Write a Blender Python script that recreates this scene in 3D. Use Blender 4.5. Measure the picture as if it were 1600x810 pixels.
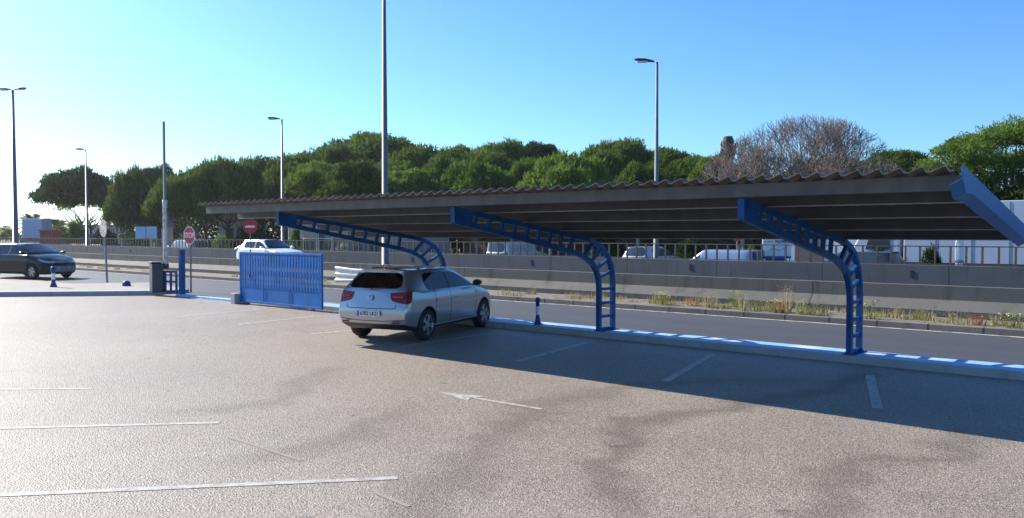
import bpy, bmesh, math, random
import numpy as np
from mathutils import Vector, Matrix
R = math.radians
random.seed(7); rng = np.random.default_rng(7)
for o in list(bpy.data.objects): bpy.data.objects.remove(o)
S = bpy.context.scene
# world axes: X runs along the kerb (to the right and nearer), Y runs away from the car park
# ---------------- camera
cd = bpy.data.cameras.new('camera'); cam = bpy.data.objects.new('camera', cd); S.collection.objects.link(cam)
cd.sensor_width = 36; cd.lens = 28.1; cd.clip_end = 3000; cd.clip_start = 0.05
cam.location = (0, 0, 2.0); cam.rotation_euler = (R(90 - 1.83), 0, R(40)); S.camera = cam
# ---------------- light
SUN_EL = 29.0; SUN_AZ = 270.0
w = bpy.data.worlds.new('World'); S.world = w; w.use_nodes = True
nt = w.node_tree; sky = nt.nodes.new('ShaderNodeTexSky'); sky.sky_type = 'NISHITA'; sky.sun_disc = False
sky.sun_elevation = R(SUN_EL); sky.sun_rotation = R(SUN_AZ); sky.altitude = 0; sky.air_density = 1.0; sky.dust_density = 0.5; sky.ozone_density = 3.0
bg = nt.nodes['Background']; bg.inputs[1].default_value = 0.074
hsv = nt.nodes.new('ShaderNodeHueSaturation'); hsv.inputs['Saturation'].default_value = 1.12; nt.links.new(sky.outputs[0], hsv.inputs['Color'])
mixc = nt.nodes.new('ShaderNodeMix'); mixc.data_type = 'RGBA'; mixc.blend_type = 'MULTIPLY'; mixc.inputs[0].default_value = 1; mixc.inputs[7].default_value = (.70, 1.01, 1.34, 1)
nt.links.new(hsv.outputs[0], mixc.inputs[6]); nt.links.new(mixc.outputs[2], bg.inputs[0])
sd = bpy.data.lights.new('sun', 'SUN'); sd.energy = 5.0; sd.angle = R(0.5); sd.color = (1, .93, .82)
sun = bpy.data.objects.new('sun', sd); S.collection.objects.link(sun)
sun.rotation_euler = Vector((-math.cos(R(SUN_EL)), -0.08, math.sin(R(SUN_EL)))).to_track_quat('Z', 'Y').to_euler()
S.view_settings.view_transform = 'Standard'; S.view_settings.look = 'None'
S.view_settings.exposure = 1.12; S.view_settings.gamma = 1
# ---------------- helpers
C = S.collection
def tag(o, label=None, cat=None, group=None, kind=None):
    if label: o['label'] = label
    if cat: o['category'] = cat
    if group: o['group'] = group
    if kind: o['kind'] = kind
    return o
def empty(name, loc=(0, 0, 0), rz=0, label=None, cat=None, group=None):
    o = bpy.data.objects.new(name, None); C.objects.link(o); o.location = loc; o.rotation_euler = (0, 0, rz)
    o.empty_display_size = .2
    return tag(o, label, cat, group)
def children(o): return [c for c in bpy.data.objects if c.parent == o]
def copy_tree(o, parent=None):
    c = o.copy(); C.objects.link(c); c.parent = parent
    for ch in children(o): copy_tree(ch, c)
    return c
class MB:
    def __init__(s): s.v = []; s.f = []; s.m = []
    def add(s, vs, fs, mi=0):
        b = len(s.v); s.v += [tuple(p) for p in vs]; s.f += [tuple(b + i for i in f) for f in fs]; s.m += [mi] * len(fs); return s
    def box(s, x0, x1, y0, y1, z0, z1, mi=0, M=None):
        vs = [Vector((x, y, z)) for z in (z0, z1) for y in (y0, y1) for x in (x0, x1)]
        if M is not None: vs = [M @ p for p in vs]
        return s.add(vs, [(0, 2, 3, 1), (4, 5, 7, 6), (0, 1, 5, 4), (2, 6, 7, 3), (0, 4, 6, 2), (1, 3, 7, 5)], mi)
    def tube(s, p, r, n=8, mi=0, cap=True):
        p = [Vector(q) for q in p]; r = r if isinstance(r, (list, tuple)) else [r] * len(p)
        vs = []; prev = None
        for i, q in enumerate(p):
            d = (p[min(i + 1, len(p) - 1)] - p[max(i - 1, 0)]).normalized()
            if prev is None:
                a = d.orthogonal().normalized()
            else:
                a = (prev - d * prev.dot(d)).normalized()
            prev = a; b = d.cross(a)
            vs += [q + (a * math.cos(2 * math.pi * k / n) + b * math.sin(2 * math.pi * k / n)) * r[i] for k in range(n)]
        fs = [(i * n + k, i * n + (k + 1) % n, (i + 1) * n + (k + 1) % n, (i + 1) * n + k) for i in range(len(p) - 1) for k in range(n)]
        if cap: fs += [tuple(range(n - 1, -1, -1)), tuple((len(p) - 1) * n + k for k in range(n))]
        return s.add(vs, fs, mi)
    def prism(s, poly, axis, a0, a1, mi=0):   # poly in the other two axes
        def mk(p, a): return {'x': (a, p[0], p[1]), 'y': (p[0], a, p[1]), 'z': (p[0], p[1], a)}[axis]
        n = len(poly); vs = [mk(p, a0) for p in poly] + [mk(p, a1) for p in poly]
        fs = [(i, (i + 1) % n, n + (i + 1) % n, n + i) for i in range(n)] + [tuple(range(n - 1, -1, -1)), tuple(range(n, 2 * n))]
        return s.add(vs, fs, mi)
    def lathe(s, prof, n=24, axis='z', mi=0, c=(0, 0, 0)):
        vs = []
        for r, h in prof:
            for k in range(n):
                a = 2 * math.pi * k / n; x, y = r * math.cos(a), r * math.sin(a)
                q = {'z': (x, y, h), 'y': (x, h, y), 'x': (h, x, y)}[axis]
                vs.append((q[0] + c[0], q[1] + c[1], q[2] + c[2]))
        fs = [(i * n + k, i * n + (k + 1) % n, (i + 1) * n + (k + 1) % n, (i + 1) * n + k) for i in range(len(prof) - 1) for k in range(n)]
        return s.add(vs, fs, mi)
    def build(s, name, mat, parent=None, smooth=False, bevel=0, fix=True):
        me = bpy.data.meshes.new(name); me.from_pydata(s.v, [], s.f)
        for m in (mat if isinstance(mat, (list, tuple)) else [mat]): me.materials.append(m)
        me.polygons.foreach_set('material_index', s.m)
        if fix:
            bm = bmesh.new(); bm.from_mesh(me); bmesh.ops.recalc_face_normals(bm, faces=bm.faces); bm.to_mesh(me); bm.free()
        if smooth: me.polygons.foreach_set('use_smooth', [True] * len(me.polygons))
        me.update(); o = bpy.data.objects.new(name, me); C.objects.link(o); o.parent = parent
        if bevel:
            b = o.modifiers.new('bevel', 'BEVEL'); b.width = bevel; b.segments = 2; b.limit_method = 'ANGLE'
        return o
def text(name, body, size, mat, parent=None, loc=(0, 0, 0), rot=(0, 0, 0), ext=.002, sx=1, align='CENTER', bold=0.0):
    cu = bpy.data.curves.new(name, 'FONT'); cu.body = body; cu.size = size; cu.extrude = ext; cu.align_x = align; cu.align_y = 'CENTER'; cu.offset = bold
    t = bpy.data.objects.new(name + '_c', cu); C.objects.link(t); bpy.context.view_layer.update()
    me = bpy.data.meshes.new_from_object(t.evaluated_get(bpy.context.evaluated_depsgraph_get())); bpy.data.objects.remove(t)
    me.materials.clear(); me.materials.append(mat)
    o = bpy.data.objects.new(name, me); C.objects.link(o); o.parent = parent; o.location = loc; o.rotation_euler = rot; o.scale = (sx, 1, 1)
    return o
# ---------------- materials
def M(name, col, rough=.6, metal=0, var=.12, vs=6.0, bump=0, bs=40.0, spec=None, coat=0, detail=4, col2=None, coord='Object'):
    m = bpy.data.materials.new(name); m.use_nodes = True; n = m.node_tree; b = n.nodes['Principled BSDF']
    b.inputs['Roughness'].default_value = rough; b.inputs['Metallic'].default_value = metal
    if coat: b.inputs['Coat Weight'].default_value = coat; b.inputs['Coat Roughness'].default_value = .05
    if spec is not None: b.inputs['Specular IOR Level'].default_value = spec
    tc = n.nodes.new('ShaderNodeTexCoord')
    if var:
        t = n.nodes.new('ShaderNodeTexNoise'); t.inputs['Scale'].default_value = vs; t.inputs['Detail'].default_value = detail
        n.links.new(tc.outputs[coord], t.inputs['Vector'])
        r = n.nodes.new('ShaderNodeValToRGB'); r.color_ramp.elements[0].position = .3; r.color_ramp.elements[1].position = .7
        c2 = col2 or tuple(min(1, c * (1 + var)) for c in col); c1 = tuple(c * (1 - var) for c in col) if not col2 else col
        r.color_ramp.elements[0].color = (*c1, 1); r.color_ramp.elements[1].color = (*c2, 1)
        n.links.new(t.outputs[0], r.inputs[0]); n.links.new(r.outputs[0], b.inputs['Base Color'])
    else: b.inputs['Base Color'].default_value = (*col, 1)
    if bump:
        t2 = n.nodes.new('ShaderNodeTexNoise'); t2.inputs['Scale'].default_value = bs; t2.inputs['Detail'].default_value = 3
        n.links.new(tc.outputs[coord], t2.inputs['Vector'])
        bp = n.nodes.new('ShaderNodeBump'); bp.inputs['Strength'].default_value = bump; bp.inputs['Distance'].default_value = .01
        n.links.new(t2.outputs[0], bp.inputs['Height']); n.links.new(bp.outputs[0], b.inputs['Normal'])
    return m
class NT:   # tiny node builder
    def __init__(s, m): s.n = m.node_tree; s.N = s.n.nodes; s.L = s.n.links
    def node(s, t, **k):
        x = s.N.new(t)
        for a, v in k.items(): setattr(x, a, v)
        return x
    def math(s, op, a, b=None, c=None, clamp=False):
        x = s.N.new('ShaderNodeMath'); x.operation = op; x.use_clamp = clamp
        for i, q in enumerate((a, b, c)):
            if q is None: continue
            if isinstance(q, (int, float)): x.inputs[i].default_value = q
            else: s.L.new(q, x.inputs[i])
        return x.outputs[0]
    def noise(s, vec, scale, detail=4, rough=.5):
        x = s.N.new('ShaderNodeTexNoise'); x.inputs['Scale'].default_value = scale; x.inputs['Detail'].default_value = detail; x.inputs['Roughness'].default_value = rough
        s.L.new(vec, x.inputs['Vector']); return x.outputs[0]
    def mix(s, f, a, b):
        x = s.N.new('ShaderNodeMix'); x.data_type = 'RGBA'
        for i, q in ((0, f), (6, a), (7, b)):
            if isinstance(q, (int, float)): x.inputs[i].default_value = q
            elif isinstance(q, tuple): x.inputs[i].default_value = (*q, 1)
            else: s.L.new(q, x.inputs[i])
        return x.outputs[2]
    def ramp(s, f, lo, hi):
        x = s.N.new('ShaderNodeMapRange'); x.inputs[1].default_value = lo; x.inputs[2].default_value = hi; s.L.new(f, x.inputs[0]); return x.outputs[0]
    def scale(s, vec, sc, rot=(0, 0, 0)):
        x = s.N.new('ShaderNodeMapping'); x.inputs['Scale'].default_value = sc; x.inputs['Rotation'].default_value = rot; s.L.new(vec, x.inputs[0]); return x.outputs[0]

def asphalt_lot():
    m = bpy.data.materials.new('worn_lot_asphalt'); m.use_nodes = True; k = NT(m); b = k.N['Principled BSDF']
    g = k.node('ShaderNodeNewGeometry').outputs['Position']
    sp = k.node('ShaderNodeSeparateXYZ'); k.L.new(g, sp.inputs[0]); u, v = sp.outputs[0], sp.outputs[1]
    big = k.ramp(k.noise(g, .22, 5), .35, .65); mid = k.ramp(k.noise(g, 1.1, 5, .6), .3, .7)
    col = k.mix(big, (.215, .168, .130), (.285, .234, .186)); col = k.mix(k.math('MULTIPLY', mid, .35), col, (.315, .27, .22))
    # aggregate: pale and dark stones
    vo = k.node('ShaderNodeTexVoronoi'); vo.inputs['Scale'].default_value = 70; k.L.new(g, vo.inputs['Vector'])
    vs = k.node('ShaderNodeSeparateColor'); k.L.new(vo.outputs['Color'], vs.inputs[0])
    st = k.ramp(vs.outputs[0], .0, 1.0)
    col = k.mix(k.math('MULTIPLY', k.ramp(st, .62, .95), .55), col, (.50, .44, .37))
    col = k.mix(k.math('MULTIPLY', k.ramp(st, .35, .0), .65), col, (.055, .05, .045))
    gn = k.noise(g, 44, 5, .85); col = k.mix(k.math('MULTIPLY', k.ramp(gn, .54, .68), .75), col, (.48, .42, .355)); col = k.mix(k.math('MULTIPLY', k.ramp(gn, .47, .36), .85), col, (.06, .052, .046))
    sp_ = k.noise(g, 3.1, 2, .3); col = k.mix(k.math('MULTIPLY', k.ramp(sp_, .73, .77), .5), col, (.07, .06, .055))
    # damp run-off stains with a course of their own:  u = g(v)
    wob = k.math('MULTIPLY_ADD', k.noise(g, .9, 4, .6), 1.3, -.65); wob2 = k.math('MULTIPLY_ADD', k.noise(g, 2.7, 4, .6), .5, -.25)
    uu = k.math('ADD', u, k.math('ADD', wob, wob2))
    def streak(pts, wd, strength):
        fc = k.node('ShaderNodeFloatCurve'); c = fc.mapping.curves[0]; fc.mapping.use_clip = False
        vv = k.math('DIVIDE', v, 14.0); k.L.new(vv, fc.inputs['Value'])
        pp = sorted([(p[1] / 14.0, (p[0] + 14) / 14.0) for p in pts])
        c.points[0].location = pp[0]; c.points[1].location = pp[-1]
        for p in pp[1:-1]: c.points.new(*p)
        fc.mapping.update()
        gu = k.math('MULTIPLY_ADD', fc.outputs[0], 14.0, -14.0)
        d = k.math('ABSOLUTE', k.math('SUBTRACT', uu, gu))
        s = k.math('MULTIPLY', k.ramp(d, wd, wd * .15), strength)
        lim = k.math('MULTIPLY', k.ramp(v, pp[0][0] * 14 - .2, pp[0][0] * 14 + .5), k.ramp(v, pp[-1][0] * 14 + .2, pp[-1][0] * 14 - .5))
        return k.math('MULTIPLY', s, lim)
    ST = [([(-3.3, 12.3), (-3.5, 11), (-3.6, 10), (-4.0, 8.6), (-4.3, 7.4), (-4.0, 6.2), (-3.4, 5.3), (-2.9, 4.6)], .36, .50),
          ([(-3.9, 11.0), (-5.0, 9.8), (-5.6, 8.6), (-5.6, 7.2), (-5.2, 6.0), (-4.7, 5.1), (-4.4, 4.3), (-3.6, 3.4)], .44, .42),
          ([(-9.5, 7.6), (-9.2, 6.8), (-8.7, 6.0), (-8.3, 5.4), (-8.4, 4.9), (-8.8, 4.2)], .35, .35),
          ([(-1.4, 9.5), (-1.7, 8.0), (-2.1, 7.0), (-2.0, 6.0), (-1.7, 5.0), (-1.3, 4.2)], .3, .4),
          ([(-7.0, 6.3), (-6.5, 5.5), (-6.2, 4.9), (-6.2, 4.3), (-6.6, 3.5)], .35, .4)]
    tot = None
    for a in ST:
        s = streak(*a); tot = s if tot is None else k.math('MAXIMUM', tot, s)
    blot = k.math('MULTIPLY', k.ramp(k.noise(k.scale(g, (1, .28, 1), (0, 0, R(38))), .8, 5, .62), .56, .78), .26)
    tot = k.math('MAXIMUM', tot, blot)
    col = k.mix(tot, col, (.080, .058, .040))
    pale = k.math('MULTIPLY', k.ramp(k.noise(k.scale(g, (1, .35, 1), (0, 0, R(50))), .6, 4), .58, .74), .35)
    col = k.mix(pale, col, (.27, .24, .21))
    k.L.new(col, b.inputs['Base Color'])
    ro = k.math('MULTIPLY_ADD', mid, .10, .52); k.L.new(ro, b.inputs['Roughness']); b.inputs['Specular IOR Level'].default_value = .5
    h = k.math('ADD', k.math('MULTIPLY', vo.outputs['Distance'], 1.2), k.math('MULTIPLY', k.noise(g, 34, 5, .8), 1.8))
    bp = k.node('ShaderNodeBump'); bp.inputs['Strength'].default_value = .7; bp.inputs['Distance'].default_value = .008
    k.L.new(h, bp.inputs['Height']); k.L.new(bp.outputs[0], b.inputs['Normal'])
    return m
def asphalt_road(name, base, hi):
    m = bpy.data.materials.new(name); m.use_nodes = True; k = NT(m); b = k.N['Principled BSDF']
    g = k.node('ShaderNodeNewGeometry').outputs['Position']
    tr = k.ramp(k.noise(k.scale(g, (.05, 1.2, 1)), 1.0, 4), .35, .7)
    col = k.mix(tr, base, hi); gr = k.noise(g, 70, 3); col = k.mix(k.math('MULTIPLY', k.ramp(gr, .45, .75), .5), col, tuple(min(1, c * 1.9) for c in hi))
    k.L.new(col, b.inputs['Base Color']); b.inputs['Roughness'].default_value = .62
    bp = k.node('ShaderNodeBump'); bp.inputs['Strength'].default_value = .5; bp.inputs['Distance'].default_value = .006
    k.L.new(gr, bp.inputs['Height']); k.L.new(bp.outputs[0], b.inputs['Normal']); return m
def concrete(name, base, dirt, joints=0.0, vstain=.5):
    m = bpy.data.materials.new(name); m.use_nodes = True; k = NT(m); b = k.N['Principled BSDF']
    g = k.node('ShaderNodeNewGeometry').outputs['Position']
    sp = k.node('ShaderNodeSeparateXYZ'); k.L.new(g, sp.inputs[0])
    a = k.ramp(k.noise(g, .7, 6, .6), .35, .68); col = k.mix(a, base, tuple(c * .8 for c in base))
    st = k.ramp(k.noise(k.scale(g, (2.2, 2.2, .35)), 1.3, 5, .65), .52, .72); col = k.mix(k.math('MULTIPLY', st, vstain), col, dirt)
    if joints:
        fr = k.math('PINGPONG', k.math('ADD', sp.outputs[0], 300.0), joints / 2); j = k.math('LESS_THAN', fr, .022)
        col = k.mix(k.math('MULTIPLY', j, .85), col, (.03, .03, .03))
    k.L.new(col, b.inputs['Base Color']); b.inputs['Roughness'].default_value = .85
    bp = k.node('ShaderNodeBump'); bp.inputs['Strength'].default_value = .35; bp.inputs['Distance'].default_value = .01
    k.L.new(k.noise(g, 25, 5, .7), bp.inputs['Height']); k.L.new(bp.outputs[0], b.inputs['Normal']); return m
def worn_paint(name, paint, under, keep=.5, scale=9, rough=.6):
    m = bpy.data.materials.new(name); m.use_nodes = True; k = NT(m); b = k.N['Principled BSDF']
    g = k.node('ShaderNodeNewGeometry').outputs['Position']
    a = k.math('ADD', k.noise(g, scale, 6, .7), k.math('MULTIPLY', k.noise(g, scale * 9, 2), .35))
    f = k.ramp(a, keep + .17 - .09, keep + .17 + .09)
    p2 = k.mix(k.ramp(k.noise(g, 1.7, 4), .3, .7), paint, tuple(c * .85 for c in paint))
    k.L.new(k.mix(f, p2, under), b.inputs['Base Color']); b.inputs['Roughness'].default_value = rough
    bp = k.node('ShaderNodeBump'); bp.inputs['Strength'].default_value = .5; bp.inputs['Distance'].default_value = .006
    k.L.new(k.noise(g, 70, 3), bp.inputs['Height']); k.L.new(bp.outputs[0], b.inputs['Normal']); return m
def car_glass(name, tint):
    m = bpy.data.materials.new(name); m.use_nodes = True; k = NT(m)
    for n in list(k.N): k.N.remove(n)
    o = k.node('ShaderNodeOutputMaterial'); t = k.node('ShaderNodeBsdfTransparent'); t.inputs[0].default_value = (*tint, 1)
    gl = k.node('ShaderNodeBsdfGlossy'); gl.inputs['Roughness'].default_value = .03; fr = k.node('ShaderNodeFresnel'); fr.inputs[0].default_value = 1.6
    mx = k.node('ShaderNodeMixShader'); k.L.new(k.math('ADD', fr.outputs[0], .03), mx.inputs[0]); k.L.new(t.outputs[0], mx.inputs[1]); k.L.new(gl.outputs[0], mx.inputs[2]); k.L.new(mx.outputs[0], o.inputs[0]); return m
def car_paint(name, col, metal=.6, rough=.34, dirty=.35, coat=.8):
    m = M(name, col, rough, metal, var=.0, coat=coat); k = NT(m); b = k.N['Principled BSDF']
    geo = k.node('ShaderNodeNewGeometry')
    tc = k.node('ShaderNodeTexCoord'); sp = k.node('ShaderNodeSeparateXYZ'); k.L.new(tc.outputs['Object'], sp.inputs[0])
    dirt = k.math('MULTIPLY', k.ramp(k.math('ADD', sp.outputs[2], k.math('MULTIPLY', k.noise(tc.outputs['Object'], 5, 4), .35)), .65, .25), dirty)
    c = k.mix(dirt, col, (.22, .19, .16))
    c = k.mix(geo.outputs['Backfacing'], c, (.012, .012, .014))
    k.L.new(c, b.inputs['Base Color']); k.L.new(k.math('MULTIPLY', k.math('SUBTRACT', 1.0, geo.outputs['Backfacing']), metal), b.inputs['Metallic'])
    return m
def leaf(name, c1, c2, trans=.35):
    m = bpy.data.materials.new(name); m.use_nodes = True; k = NT(m)
    for n in list(k.N): k.N.remove(n)
    o = k.node('ShaderNodeOutputMaterial'); tc = k.node('ShaderNodeTexCoord').outputs['Object']
    oi = k.node('ShaderNodeObjectInfo'); g = k.node('ShaderNodeNewGeometry')
    f = k.ramp(k.noise(tc, .55, 3), .35, .65); f = k.math('ADD', k.math('MULTIPLY', f, .6), k.math('MULTIPLY', g.outputs['Random Per Island'], .4))
    col = k.mix(f, c1, c2)
    hs = k.node('ShaderNodeHueSaturation'); k.L.new(col, hs.inputs['Color']); k.L.new(k.math('MULTIPLY_ADD', oi.outputs['Random'], .35, .82), hs.inputs['Value']); k.L.new(k.math('MULTIPLY_ADD', oi.outputs['Random'], .02, .49), hs.inputs['Hue'])
    d = k.node('ShaderNodeBsdfDiffuse'); t = k.node('ShaderNodeBsdfTranslucent'); k.L.new(hs.outputs[0], d.inputs[0]); k.L.new(hs.outputs[0], t.inputs[0])
    mx = k.node('ShaderNodeMixShader'); mx.inputs[0].default_value = trans; k.L.new(d.outputs[0], mx.inputs[1]); k.L.new(t.outputs[0], mx.inputs[2]); k.L.new(mx.outputs[0], o.inputs[0]); return m
m_lot = asphalt_lot()
m_road = asphalt_road('road_asphalt', (.040, .039, .039), (.056, .054, .053))
m_hwy = asphalt_road('highway_asphalt', (.07, .069, .067), (.09, .088, .085))
m_wall = concrete('wall_concrete', (.090, .10, .114), (.04, .047, .05), 4.2, .7)
m_jersey = concrete('barrier_concrete', (.108, .108, .102), (.036, .042, .04), 6.1, .85)
m_kstone = concrete('kerb_stone', (.16, .15, .135), (.06, .055, .05), 1.0, .6)
m_tan = concrete('island_concrete', (.29, .27, .24), (.15, .135, .115), 0, .5)
m_line = worn_paint('faded_white_marking', (.48, .455, .42), (.24, .20, .165), .57)
m_line2 = worn_paint('very_faded_white_marking', (.36, .31, .26), (.28, .235, .19), .42)
m_rline = worn_paint('road_edge_marking', (.5, .49, .46), (.07, .07, .07), .56, 4)
m_kblue = worn_paint('blue_white_kerb_paint', (.24, .46, .74), (.50, .58, .66), .56, 2.2)
m_kwhite = concrete('painted_kerb_face', (.40, .41, .43), (.24, .23, .22), 0, .7) if True else worn_paint('white_kerb_paint', (.36, .37, .39), (.22, .21, .2), .52, 3.0)
m_blue = M('blue_gloss_paint', (.003, .066, .215), .5, 0, .28, 3, bump=.15, bs=30, spec=.25)
m_blue2 = worn_paint('scuffed_blue_paint', (.015, .12, .48), (.35, .40, .50), .58, 14, .4)
m_trim = M('blue_trim_paint', (.012, .10, .30), .5, 0, .12, 3)
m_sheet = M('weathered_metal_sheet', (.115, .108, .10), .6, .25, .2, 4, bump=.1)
m_purlin = M('galvanised_purlin', (.036, .044, .058), .6, .2, .2, 5)  # dark navy web, the shade under the roof put into its colour
m_galv = M('galvanised_pole', (.22, .23, .24), .45, .5, .12, 4)
m_grey = M('grey_painted_metal', (.20, .21, .22), .5, .2, .12, 5)
m_dark = M('dark_plastic', (.025, .025, .027), .5, 0, .1, 8)
m_black = M('black_rubber', (.018, .018, .018), .8, 0, .2, 20)
m_white = M('white_paint', (.75, .75, .73), .5, 0, .08, 4)
m_red = M('red_paint', (.55, .02, .025), .45, 0, .1, 4)
m_rust = M('rail_steel', (.11, .09, .07), .6, .3, .35, 9)
m_bark = M('pine_bark', (.075, .06, .05), .9, 0, .35, 5, bump=.6, bs=8)
m_deadw = M('dead_wood', (.09, .07, .058), .9, 0, .3, 3)
m_soil = M('dry_soil', (.15, .128, .10), .95, 0, .35, 6, bump=.6, bs=20)
m_ground = M('dry_ground', (.15, .14, .10), .95, 0, .4, .3, bump=.4, bs=4)
m_rim = M('alloy_rim', (.55, .55, .56), .3, .9, .05, 5)
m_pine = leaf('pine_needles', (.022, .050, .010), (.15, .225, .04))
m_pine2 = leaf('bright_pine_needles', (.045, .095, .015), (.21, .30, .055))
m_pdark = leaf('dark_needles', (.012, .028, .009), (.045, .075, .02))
m_glass = car_glass('tinted_car_glass', (.11, .13, .15))
m_lampglass = M('lamp_lens', (.7, .72, .7), .15, 0, .05, 4)
m_lip = M('bright_purlin_lip', (.22, .22, .23), .45, .2, .15, 5)  # same metal made lighter: light caught by the lower flange, put into the colour
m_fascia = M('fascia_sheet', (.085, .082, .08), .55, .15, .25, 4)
# ---------------- ground and roads
def sheet(name, x0, x1, y0, y1, z, mat, kind='structure', nx=1):
    b = MB()
    for i in range(nx):
        a = x0 + (x1 - x0) * i / nx; c = x0 + (x1 - x0) * (i + 1) / nx
        b.add([(a, y0, z), (c, y0, z), (c, y1, z), (a, y1, z)], [(0, 1, 2, 3)])
    return tag(b.build(name, mat, fix=False), kind=kind)
sheet('ground', -1500, 1500, -900, 2000, -.40, m_ground)
sheet('service_road', -300, 120, 30.3, 41, -.392, m_hwy)
lot = MB().box(-320, 140, -60, 30.2, -.39, 0).build('parking_lot', m_lot); tag(lot, kind='structure')
sheet('road', -320, 140, 13.2, 18.1, .004, m_road)
sheet('highway', -320, 140, 21.0, 30.0, .004, m_hwy)
tag(MB().box(-320, 140, 17.93, 18.07, .0081, .0082).build('road_edge_line', m_rline), kind='structure')
tag(MB().box(-320, 140, 18.15, 18.32, -.06, .13).build('far_kerb', m_kstone, bevel=.012), kind='structure')
tag(MB().box(-320, 140, 18.322, 20.30, 0, .09).build('planting_strip', m_soil), kind='structure')
def stripe(name, p, q, wd, mat, z=.004):
    p = Vector((*p, z)); q = Vector((*q, z)); n = (q - p).normalized().cross(Vector((0, 0, 1))) * wd / 2
    return tag(MB().add([p - n, q - n, q + n, p + n], [(0, 1, 2, 3)]).build(name, mat, fix=False), kind='structure')
for (ua, va), (ub, vb) in (((-18.4, 9.5), (-18.6, 11.8)), ((-15.84, 9.53), (-16.01, 11.67)), ((-13.23, 9.56), (-12.95, 11.5)), ((-10.55, 9.6), (-10.6, 12.0)), ((-7.93, 9.58), (-8.32, 11.99)), ((-5.31, 9.55), (-5.92, 12.21)), ((-2.63, 9.62), (-3.34, 11.83)), ((.1, 9.6), (-.6, 11.9)), ((2.8, 9.6), (2.1, 11.9))):
    stripe('bay_line', (ua, va), (ub, vb), .12, m_line)
for p, q in (((-6.9, 2.1), (-4.88, 4.36)), ((-9.5, 2.6), (-7.76, 4.44)), ((-12.6, 2.65), (-10.73, 4.37)), ((-15.6, 2.6), (-13.9, 4.3))):
    d = Vector((q[0] - p[0], q[1] - p[1])).normalized() * 3.0
    stripe('diagonal_bay_line', (p[0] - d.x, p[1] - d.y), q, .085, m_line)
stripe('faint_lane_line', (-7.1, 4.18), (-5.9, 4.15), .04, m_line2)
stripe('faint_lane_line', (-4.75, 4.0), (-4.3, 3.95), .04, m_line2)
tag(MB().add([(-7.15, 7.08, .004), (-6.5, 6.92, .004), (-6.6, 7.09, .004), (-6.5, 7.26, .004)], [(0, 1, 2, 3)]).build('road_arrow_head', m_line, fix=False), kind='structure')
stripe('road_arrow_shaft', (-6.615, 7.1), (-5.55, 7.14), .065, m_line)
# near kerb: painted top, pale face
k = MB().box(-20.6, 60, 12.752, 13.42, -.06, .118); kk = k.build('kerb', m_kwhite, bevel=.012); tag(kk, kind='structure')
tag(MB().box(-20.6, 60, 12.78, 13.40, .1181, .1225).build('kerb_top_paint', m_kblue), kind='structure')
tag(MB().box(-24.6, -20.9, 12.6, 12.9, -.06, .07).build('gate_threshold_kerb', m_kblue, bevel=.01), kind='structure')
# gateway island on the left
isl = [(-25.75, 12.45), (-28.9, 9.05), (-36, 1.6), (-38.2, 3.7), (-31.6, 12.6), (-30.2, 14.6), (-25.6, 13.6)]
tag(MB().prism(isl, 'z', -.06, .125).build('island_pavement', m_tan, bevel=.01), kind='structure')
b = MB(); 
p0, p1 = Vector((-25.6, 12.62, -.06)), Vector((-36, 1.45, -.06)); d = (p1 - p0).normalized(); n = Vector((d.y, -d.x, 0))
if n.dot(Vector((1, 0, 0))) < 0: n = -n
b.add([p0, p1, p1 + n * .3, p0 + n * .3] + [q + Vector((0, 0, .21)) for q in (p0, p1, p1 + n * .3, p0 + n * .3)], [(0, 1, 2, 3), (4, 5, 6, 7), (0, 1, 5, 4), (1, 2, 6, 5), (2, 3, 7, 6), (3, 0, 4, 7)])
tag(b.build('island_kerb', m_kwhite, bevel=.01), kind='structure')
# ---------------- concrete barrier and wall with railing
prof = [(20.22, 0), (20.22, .24), (20.50, .47), (20.51, .79), (20.76, .79), (20.78, .44), (21.06, .14), (21.06, 0)]
tag(MB().prism(prof, 'x', -320, 60).build('concrete_barrier', m_jersey), 'long low concrete safety barrier with a sloping foot beside the dry weeds', 'barrier')
tag(MB().box(-320, 60, 30.0, 30.28, -.4, .92).build('concrete_wall', m_wall, bevel=.01), 'long low grey concrete wall with dark joints carrying the railing behind the highway', 'wall')
wl = bpy.data.objects['concrete_wall']
for i in range(12): MB().box(-7.2 - i * 8.4, -7.1 - i * 8.4, 29.985, 29.999, .48, .72).build('drain_slot', m_black, wl)
rl = empty('railing', (0, 30.14, .92), 0, 'low weathered metal railing of square uprights on top of the long concrete wall', 'railing')
MB().box(-130, 12, -.03, .03, .62, .66).build('top_rail', m_rust, rl)
MB().box(-130, 12, -.025, .025, .02, .05).build('bottom_rail', m_rust, rl)
bal0 = MB().box(-.03, .03, -.028, .028, .0, .62).build('upright', m_rust, rl); bal0.location = (2, 0, 0)
for i in range(1, 99):
    c = bal0.copy(); C.objects.link(c); c.parent = rl; c.location = (2 - .47 * i, 0, 0)
b = MB()
for i in range(99, 270): b.box(2 - .47 * i - .03, 2 - .47 * i + .03, -.028, .028, 0, .62)
tag(b.build('uprights', m_rust, rl), kind='stuff')
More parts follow.
